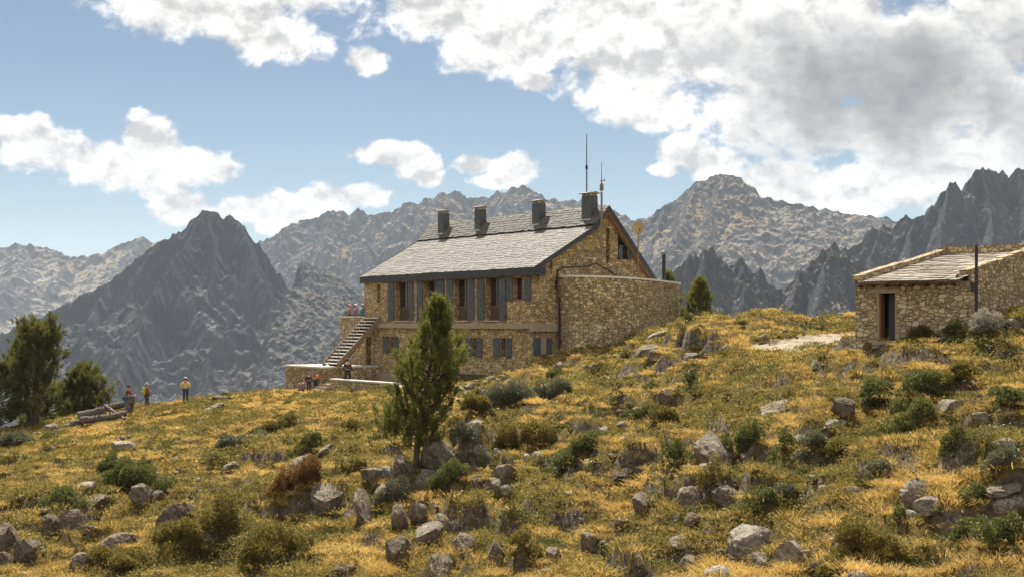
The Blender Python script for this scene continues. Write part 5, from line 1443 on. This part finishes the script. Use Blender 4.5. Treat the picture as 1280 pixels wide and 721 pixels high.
def pack(label, loc, rz, col, parentless=True, scale=1.0):
    o = empty('backpack', loc, rz, label, 'backpack'); o.scale = (scale,)*3
    b = MB(); b.lathe([(.001, -.02), (.13, -.01), (.165, .08), (.17, .3), (.15, .45), (.09, .53), (.001, .55)], (0, 0, 0), 16)
    b.v = [(x*1.05, y*.68, z) for x, y, z in b.v]; m = cloth('pack_%02x%02x%02x' % tuple(int(255*c) for c in col), col); b.build('bag', m, o)
    b = MB(); b.lathe([(.001, .08), (.09, .09), (.1, .2), (.08, .28), (.001, .29)], (0, .09, 0), 12); b.build('pocket', m, o)
    b = MB()
    for s in (-1, 1): b.tube([(s*.1, -.1, .5), (s*.12, -.2, .42), (s*.12, -.19, .2), (s*.11, -.1, .05)], .018, 5)
    b.build('strap', cloth('strap_black', (.03, .03, .032)), o); return o
g = at(232, 503); g = Vector(((232-640)/F*g.y, g.y, H1(g.x, g.y)))
person('person in a yellow shirt and dark trousers standing alone on the crest', g, R(180), (.62, .42, .10), (.05, .05, .06), 'cap', (.55, .50, .46), 'hips', 1.04)
g = at(182, 508); g = Vector((g.x, g.y+.3, H1(g.x, g.y+.3)))
person('person in a pink-red checked top carrying a lime green backpack', g, R(150), (.38, .11, .12), (.10, .085, .06), 'brim', (.36, .32, .28), 'stand', 1.02)
pack('lime green backpack on the back of the hiker in the pink-red top', g+Vector((-.17, -.16, .93)), R(125), (.36, .42, .04), scale=1.05)
g = at(154, 515); g = Vector((g.x, g.y+.6, H1(g.x, g.y+.6)))
person('person with dark hair in a dark red top and blue trousers beside the stump', g, R(95), (.20, .03, .05), (.06, .09, .15), None, None, 'reach', 1.12)
def L2W(x, y, z): return P(x, y, z)
ang = PHI
for x_px, sh, lg, hc_, pk, lab, pl in ((436.0, (.30, .12, .10), (.10, .09, .08), (.62, .30, .28), (.12, .20, .16), 'person in a pink cap seated at the left on the terrace wall', 'grey-green backpack of the leftmost person seated on the terrace wall'),
        (443.8, (.20, .11, .17), (.08, .06, .06), (.72, .66, .66), None, 'person in a white cap and purple shirt seated in the middle on the terrace wall', ''),
        (452.2, (.03, .16, .19), (.05, .06, .07), (.45, .40, .42), None, 'person in a teal jacket seated at the right on the terrace wall nearest the refuge', '')):
    yy = fy(x_px, .1); p = P(.1, yy, .58)
    person(lab, p+Vector((0, 0, -.36)), ang+R(90)+R(random.Random(int(x_px)).uniform(-15, 15))+R(0), sh, lg, 'cap', hc_, 'sit', 1.0)
    if pk: pack(pl, P(-.1, yy+.15, .62), ang+R(90)+R(180)-R(90), pk, scale=.8)
yy = fy(434, -4.2); p = P(-4.2, yy, -4.32)
pq = None
for t in np.linspace(8, 17.5, 800):
    q = P(-4.6, t, 0)
    if abs(q.x/q.y-(434-640)/F) < 3e-4: pq = P(-4.6, t, -4.32); break
person('person in dark clothes standing with legs apart at the foot of the outside stair', pq if pq is not None else p, R(200), (.05, .03, .03), (.035, .03, .035), None, None, 'stride', 1.03)
pk = at(384, 489)
def front(px, py, back=0.0):
    g = at(px, py); return Vector((g.x, g.y+back, H1(g.x, g.y+back)))
person('person in a dark jacket and grey hat standing in front of the low terrace wall', front(386, 489.5), R(20), (.03, .032, .04), (.04, .045, .06), 'brim', (.13, .14, .14), 'stand', .8)
person('person in an orange jacket bending over beside the terrace wall', front(393, 488.5, .4), R(60), (.62, .20, .03), (.06, .06, .06), None, None, 'stoop', .82)
person('person in a grey top and pink trousers sitting on the grass before the terrace wall', front(377, 489.5)+Vector((0, 0, -.25)), R(-10), (.22, .2, .19), (.32, .10, .12), None, None, 'sit', .95)

# ------------------------------------------------------------------ grass
rs = np.random.default_rng(5)
def tufts(n, y0, y1, keepfn, blades, hmin, hmax, width, seed, power=1.0, spread=.10, bend=.5):
    r = np.random.default_rng(seed)
    X, Y = visible_points(n, y0, y1, 1.16, power, r); k = keepfn(X, Y) & ~inside_buildings(X, Y, .02); X, Y = X[k], Y[k]
    k = (path_mask(X, Y) < .45) & (steep(X, Y) < 1.05+.5*r.random(len(X))); X, Y = X[k], Y[k]
    Z = height(X, Y); m = len(X); B = blades
    # downhill lean
    e = .15; gxn = (base_height(X+e, Y)-base_height(X-e, Y))/(2*e); gyn = (base_height(X, Y+e)-base_height(X, Y-e))/(2*e)
    lean = np.stack([-gxn, -gyn, np.zeros(m)], 1)*.5
    patch = fbm(X/3.2, Y/3.2, 3, 71)+.75*fbm(X/11, Y/9, 3, 73)
    hs = (hmin+(hmax-hmin)*r.random(m)**1.6)*(1+.35*patch)
    P0 = np.stack([X, Y, Z-.02], 1)
    off = r.normal(size=(m, B, 3))*spread; off[..., 2] = 0
    d = unit(np.concatenate([off[..., :2]*4.5+r.normal(size=(m, B, 2))*.3, np.ones((m, B, 1))], 2)+lean[:, None])
    hh = hs[:, None, None]*(.6+.6*r.random((m, B, 1)))
    b0 = P0[:, None]+off*(hs/.25)[:, None, None]
    mid = b0+d*hh*.6; tipd = unit(d+np.concatenate([d[..., :2]*1.2, np.full((m, B, 1), -bend)], 2)+lean[:, None]*.5)
    tip = mid+tipd*hh*.55
    dist = np.clip(Y/45, .75, 2.2)
    sd = unit(np.cross(d, r.normal(size=(m, B, 3))))*(width*dist)[:, None, None]
    V = np.stack([b0-sd, b0+sd, mid+sd*.75, mid-sd*.75, tip], 2)
    nb = m*B; V = V.reshape(-1, 3); i = np.arange(nb)*5
    tri = np.concatenate([np.stack([i, i+1, i+2], 1), np.stack([i, i+2, i+3], 1), np.stack([i+3, i+2, i+4], 1)])
    tint = np.clip(.5+.45*patch+.35*fbm(X/.7, Y/.7, 2, 72)+r.normal(size=m)*.16, 0, 1)
    T = np.clip(tint[:, None]+r.normal(size=(m, B))*.14, 0, 1).reshape(-1)
    return V, tri, np.repeat(T, 5)
green = lambda X, Y: fbm(X/6.5, Y/6.5, 4, 81)+.5*fbm(X/1.8, Y/1.8, 3, 82)+.25*sstep(4, -20, X)*sstep(62, 40, Y)
V2, T2, tn2 = tufts(50000, 26.5, 98, lambda X, Y: (np.random.default_rng(8).random(len(X)) > sstep(.15, .5, green(X, Y))*.7) & (grass_mound(X, Y) > .32+.14*np.random.default_rng(9).random(len(X))), 28, .20, .38, .0085, 4, .92, .15, 1.3)
V, T3, tn = tufts(56000, 26.5, 104, lambda X, Y: (np.random.default_rng(1).random(len(X)) > sstep(.12, .42, green(X, Y))*.8) & (grass_mound(X, Y) > .22+.14*np.random.default_rng(7).random(len(X))), 12, .12, .28, .0085, 3, .92)
T3 = np.concatenate([T3, T2+len(V)]); V = np.concatenate([V, V2]); tn = np.concatenate([tn, tn2])
tag(np_mesh('grass', V, T3, M['grass'], tint=tn), 'dry golden grass tussocks covering the slope', 'grass', kind='stuff')
def herbs(n, keepfn, seed):
    r = np.random.default_rng(seed)
    X, Y = visible_points(n, 26.5, 95, 1.16, .95, r); k = keepfn(X, Y) & ~inside_buildings(X, Y, .1) & (path_mask(X, Y) < .3); X, Y = X[k], Y[k]
    m = len(X); B = 16; Z = height(X, Y)
    s = .12+.14*r.random(m)
    c = np.stack([X, Y, Z], 1)[:, None]+r.normal(size=(m, B, 3))*(s[:, None, None]*np.array([.8, .8, .35]))+np.array([0, 0, .1])
    d = unit(r.normal(size=(m, B, 3))+np.array([0, 0, .7])); sd = unit(np.cross(d, r.normal(size=(m, B, 3))))
    l = (.05+.05*r.random((m, B, 1)))*np.clip(Y/42, .8, 2)[:, None, None]; w = l*.33
    V = np.stack([c-sd*w*.3, c+d*l*.5-sd*w, c+d*l, c+d*l*.5+sd*w], 2).reshape(-1, 3)
    t = np.clip(.45+.5*fbm(X/1.5, Y/1.5, 3, 93)+r.normal(size=m)*.15, 0, 1)
    T = np.clip(t[:, None]+r.normal(size=(m, B))*.15, 0, 1).reshape(-1)
    return V, np.arange(len(V)).reshape(-1, 4), np.repeat(T, 4)
def heath(n, seed):
    r = np.random.default_rng(seed)
    X, Y = visible_points(n, 27, 92, 1.16, .95, r); k = (fbm(X/5, Y/5, 3, 55)+.25*fbm(X/1.2, Y/1.2, 2, 56) > -.05) & ~inside_buildings(X, Y, .3) & (path_mask(X, Y) < .2) & (height(X, Y)-base_height(X, Y) < .12+.25*r.random(n)); X, Y = X[k], Y[k]  # heath kept mostly to hollows, partly to darken them
    for x, y, sx, sy in ROCKS:      # extra heath round the boulders, added to shade their bases
        q = int(3+sx*7); a = r.random(q)*6.28; X = np.append(X, x+np.cos(a)*sx*1.05); Y = np.append(Y, y+sy*.35+np.sin(a)*sy*1.0-.05)
    k = ~inside_buildings(X, Y, .3); X, Y = X[k], Y[k]
    m = len(X); B = 120; Z = height(X, Y); s = (.10+.36*r.random(m)**2.0)
    d = unit(r.normal(size=(m, B, 3))); d[..., 2] = np.abs(d[..., 2])*1.1-.2
    rad = .55+.5*r.random((m, B, 1))
    c = np.stack([X, Y, Z], 1)[:, None]+d*rad*s[:, None, None]*np.array([1.35, 1.0, .85])+np.array([0, 0, .03])
    dr = unit(d+r.normal(size=d.shape)*.5+np.array([0, 0, .3])); sd = unit(np.cross(dr, r.normal(size=d.shape)))
    l = (.045+.03*r.random((m, B, 1)))*np.clip(Y/42, .8, 2)[:, None, None]; w = l*.34
    V = np.stack([c-sd*w*.3, c+dr*l*.5-sd*w, c+dr*l, c+dr*l*.5+sd*w], 2).reshape(-1, 3)
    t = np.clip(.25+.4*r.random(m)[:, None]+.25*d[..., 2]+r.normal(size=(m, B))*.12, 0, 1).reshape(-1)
    return V, np.arange(len(V)).reshape(-1, 4), np.repeat(t, 4)
def mats(n, seed):
    r = np.random.default_rng(seed)
    X, Y = visible_points(n, 27, 90, 1.16, .95, r); k = (fbm(X/4.2, Y/3.0, 3, 155) > .2) & ~inside_buildings(X, Y, .6) & (path_mask(X, Y) < .1); X, Y = X[k], Y[k]
    m = len(X); B = 420; s = .22+.34*r.random(m); a = r.random((m, B))*6.283; q = np.sqrt(r.random((m, B)))
    px__ = X[:, None]+np.cos(a)*q*s[:, None]*1.5; py__ = Y[:, None]+np.sin(a)*q*s[:, None]*1.1
    z = height(px__.ravel(), py__.ravel()).reshape(m, B)+s[:, None]*.62*(1-q**2)*(.55+.5*r.random((m, B)))
    c = np.stack([px__, py__, z], -1); nrm = unit(np.stack([np.cos(a)*q, np.sin(a)*q, np.full((m, B), .8)], -1))
    dr = unit(nrm+r.normal(size=c.shape)*.5); sd = unit(np.cross(dr, r.normal(size=c.shape)))
    l = (.05+.03*r.random((m, B, 1)))*np.clip(Y/42, .8, 2)[:, None, None]; w = l*.34
    V = np.stack([c-sd*w*.3, c+dr*l*.5-sd*w, c+dr*l, c+dr*l*.5+sd*w], 2).reshape(-1, 3)
    t = np.clip(.2+.4*r.random(m)[:, None]+r.normal(size=(m, B))*.14+.2*fbm(px__/.3, py__/.3, 2, 156), 0, 1).reshape(-1)
    return V, np.arange(len(V)).reshape(-1, 4), np.repeat(t, 4)
V, Q, tn = mats(2600, 18)
tag(np_mesh('juniper_cover', V, Q, M['shrub_green'], tint=tn), 'flat dark green juniper cover creeping in patches over the slope', 'juniper', kind='stuff')
V, Q, tn = heath(9000, 16)
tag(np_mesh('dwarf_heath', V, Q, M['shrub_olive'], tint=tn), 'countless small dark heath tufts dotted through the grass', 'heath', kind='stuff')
V, Q, tn = herbs(105000, lambda X, Y: np.random.default_rng(2).random(len(X)) < sstep(-.12, .30, green(X, Y))*.95, 6)
tag(np_mesh('ground_plants', V, Q, M['herb'], tint=tn), 'olive green low plants spread between the golden grass', 'plants', kind='stuff')
# ------------------------------------------------------------------ sky, sun, haze, camera
SUN_AZ, SUN_EL = R(-10), R(58)      # azimuth clockwise from the viewing direction (+Y)
w = bpy.data.worlds.new('World'); SC.world = w; w.use_nodes = True
nt = w.node_tree; nt.nodes.clear(); b = NB(nt); L = nt.links
sky = b.n('ShaderNodeTexSky'); sky.sky_type = 'NISHITA'; sky.sun_disc = False
sky.sun_elevation = SUN_EL; sky.sun_rotation = SUN_AZ; sky.altitude = 2300; sky.air_density = 1.0; sky.dust_density = 1.6; sky.ozone_density = 1.2
SKY_S = .0292
d = b.n('ShaderNodeTexCoord').outputs['Generated']
sx = b.n('ShaderNodeSeparateXYZ', i_0=d); X_, Y_, Z_ = sx.outputs
azn = b.math('ARCTAN2', X_, Y_)
el = b.math('ARCSINE', Z_)
# cloud banks: (azimuth, elevation, half width, half height, weight) in radians, compass-fixed
def dirr(px, py): 
    v = Vector(((px-640)/F, 1, (HOR-py)/F)).normalized(); return math.atan2(v.x, v.y), math.asin(v.z)
def sp(w_, h_): return w_/F, h_/F
BL = []
for px, py, ww, hh in [(250,5,165,52),(335,45,80,42),(350,-30,150,60),(462,76,32,19),(580,8,150,58),(640,60,110,42),(668,102,34,15),(760,20,130,80),(800,90,125,66),(830,135,60,35),(900,60,170,110),(960,130,130,60),(1030,60,190,120),(1080,160,130,52),(1180,90,170,140),(1130,215,110,46),(1010,235,90,36),(1230,200,110,90),(1090,245,90,26),(980,225,70,28),
                      (30,165,42,26),(70,190,64,34),(120,200,82,32),(190,180,48,32),(235,205,66,30),(160,215,70,28),(275,215,28,24),
                      (230,262,50,26),(300,262,50,22),(350,265,50,28),(410,252,48,24),(455,246,44,20),(200,240,30,14),
                      (478,193,50,18),(520,205,34,26),(535,222,22,18),(598,208,40,15),(642,212,40,24),(622,224,46,14),
                      (855,190,40,28),(890,205,46,24),(830,212,24,12),(930,230,48,20),(1250,20,90,60)]:
    BL.append((*dirr(px, py), *sp(ww, hh)))
cv = b.n('ShaderNodeCombineXYZ'); L.new(azn, cv.inputs[0]); L.new(el, cv.inputs[1])
def field(dx=0.0, dy=0.0):
    """soft union of the banks, sampled at an offset"""
    acc = None
    for a0, e0, wa, he in BL:
        u = b.math('DIVIDE', b.math('SUBTRACT', azn, a0-dx), wa); v = b.math('DIVIDE', b.math('SUBTRACT', el, e0-dy), he)
        q = b.math('SUBTRACT', 1.0, b.math('SQRT', b.math('ADD', b.math('MULTIPLY', u, u), b.math('MULTIPLY', v, v))))
        q = b.math('MAXIMUM', q, -.75)
        acc = q if acc is None else b.math('SMOOTH_MAX', acc, q, .16)
    return acc
def fluff(dx=0.0, dy=0.0):
    mp = b.n('ShaderNodeMapping', i_Vector=cv.outputs[0]); mp.inputs['Location'].default_value = (dx, dy, 0); 
    st = b.n('ShaderNodeVectorMath', operation='MULTIPLY', i_0=mp.outputs[0], i_1=(1, 1.25, 1)).outputs[0]
    n1 = b.noise(st, 15, 9, .58, .35); n2 = b.noise(st, 44, 7, .62, .2)
    vo = b.n('ShaderNodeTexVoronoi', feature='SMOOTH_F1'); L.new(b.n('ShaderNodeVectorMath', operation='ADD', i_0=st, i_1=b.n('ShaderNodeVectorMath', operation='MULTIPLY', i_0=b.n('ShaderNodeTexNoise', i_Vector=st, i_Scale=30, i_Detail=5).outputs['Color'], i_1=(.03, .03, 0)).outputs[0]).outputs[0], vo.inputs['Vector']); vo.inputs['Scale'].default_value = 26; vo.inputs['Smoothness'].default_value = .6
    bil = b.math('SUBTRACT', .55, vo.outputs['Distance'])
    return b.math('ADD', b.math('ADD', b.math('MULTIPLY', b.math('SUBTRACT', n1, .5), 1.7), b.math('MULTIPLY', b.math('SUBTRACT', n2, .5), 1.15)), b.math('MULTIPLY', bil, .42))
fl = fluff(); fd = field()
den = b.math('ADD', fd, b.math('MULTIPLY', fl, .95))
# unseen clouds round the rest of the sky, dense to add fill
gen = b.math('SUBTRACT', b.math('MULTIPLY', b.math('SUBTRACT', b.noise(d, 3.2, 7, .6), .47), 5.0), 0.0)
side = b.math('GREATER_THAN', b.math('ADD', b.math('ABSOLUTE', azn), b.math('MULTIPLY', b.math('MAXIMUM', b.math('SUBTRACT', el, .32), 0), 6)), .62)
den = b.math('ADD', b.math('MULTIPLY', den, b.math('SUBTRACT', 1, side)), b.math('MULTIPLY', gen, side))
alpha = b.n('ShaderNodeMapRange', interpolation_type='SMOOTHSTEP', i_0=den, i_1=.02, i_2=.40, i_3=0.0, i_4=1.0).outputs[0]
thick = b.n('ShaderNodeMapRange', interpolation_type='SMOOTHSTEP', i_0=b.math('ADD', fd, b.math('MULTIPLY', fl, .38)), i_1=.25, i_2=1.25, i_3=0.0, i_4=1.0).outputs[0]
# the side towards the sun (up and a little right) is brighter: compare the puffs with a step towards it
relief = b.math('SUBTRACT', fl, fluff(-.002, .012))
lit = b.math('ADD', .50, b.math('MULTIPLY', relief, 1.7), clamp=True)
ccol = b.ramp(lit, [(.0, (.50, .49, .485)), (.5, (.84, .825, .80)), (.9, (1.12, 1.09, 1.05))])
# the big bank towards the right is thick enough to turn grey
a0, e0 = dirr(1110, 112); gu = b.math('DIVIDE', b.math('SUBTRACT', azn, a0), 265/F); gv = b.math('DIVIDE', b.math('SUBTRACT', el, e0), 120/F)
gb = b.math('SUBTRACT', 1.0, b.math('SQRT', b.math('ADD', b.math('MULTIPLY', gu, gu), b.math('MULTIPLY', gv, gv))))
gk = b.n('ShaderNodeMapRange', interpolation_type='SMOOTHSTEP', i_0=b.math('ADD', gb, b.math('MULTIPLY', fl, .8)), i_1=.0, i_2=.8, i_3=0.0, i_4=1.0).outputs[0]
ccol = b.mix(b.math('MULTIPLY', thick, .42), ccol, (.60, .585, .575))
ccol = b.mix(b.math('MULTIPLY', gk, .88), ccol, b.mix(lit, (.20, .199, .206), (.29, .285, .284)))
ccol = b.n('ShaderNodeVectorMath', operation='SCALE', i_0=ccol, i_Scale=1.0).outputs[0]
cs = b.n('ShaderNodeVectorMath', operation='SCALE', i_0=ccol); cs.inputs['Scale'].default_value = .385/SKY_S
cs2 = b.math('ADD', 1.0, b.math('MULTIPLY', b.math('MULTIPLY', b.math('SUBTRACT', 0, Y_), side, clamp=True), 2.0)); L.new(b.math('MULTIPLY', cs2, .385/SKY_S), cs.inputs['Scale'])   # unseen clouds opposite the sun, brightened to add fill on shaded walls
skyc = b.mix(1.0, sky.outputs[0], (.90, .955, .90), 'MULTIPLY')
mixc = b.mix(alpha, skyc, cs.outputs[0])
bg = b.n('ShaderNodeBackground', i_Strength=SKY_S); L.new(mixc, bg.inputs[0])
o = b.n('ShaderNodeOutputWorld'); L.new(bg.outputs[0], o.inputs[0])

sd_ = bpy.data.lights.new('sun', 'SUN'); sd_.energy = 4.1; sd_.angle = R(.5); sd_.color = (1, .95, .86)
so = link(bpy.data.objects.new('sun', sd_))
to_sun = Vector((math.sin(SUN_AZ)*math.cos(SUN_EL), math.cos(SUN_AZ)*math.cos(SUN_EL), math.sin(SUN_EL)))
so.rotation_euler = to_sun.to_track_quat('Z', 'Y').to_euler()

# the air: one closed box round the camera and everything, sky outside
HAZE = 5.5e-5
hb = MB(); hb.box(-7400, 7400, -2900, 9600, -190, 640)
m, nt, N, L = newmat('air'); pv = N.new('ShaderNodeVolumePrincipled'); pv.inputs['Density'].default_value = HAZE; pv.inputs['Color'].default_value = (.77, .875, 1, 1)
oo = N.new('ShaderNodeOutputMaterial'); L.new(pv.outputs[0], oo.inputs['Volume'])
hz = hb.build('haze', m); tag(hz, 'pale air that fades the far mountains towards blue', 'haze', kind='stuff')

cam = bpy.data.cameras.new('camera'); co_ = link(bpy.data.objects.new('camera', cam)); SC.camera = co_
co_.location = (0, 0, 0); co_.rotation_euler = (R(90), 0, 0)
cam.sensor_width = 36; cam.lens = 36*F/1280; cam.shift_y = (HOR-360.5)/1280
cam.clip_start = .1; cam.clip_end = 30000

vs_ = SC.view_settings; vs_.view_transform = 'Standard'; vs_.look = 'None'; vs_.exposure = 1.62; vs_.gamma = 1.0; vs_.use_curve_mapping = False
SC.render.engine = 'CYCLES'; cy = SC.cycles
cy.use_denoising = True
cy.max_bounces = 5; cy.diffuse_bounces = 3; cy.glossy_bounces = 2; cy.transmission_bounces = 3; cy.volume_bounces = 0; cy.transparent_max_bounces = 4
cy.caustics_reflective = False; cy.caustics_refractive = False
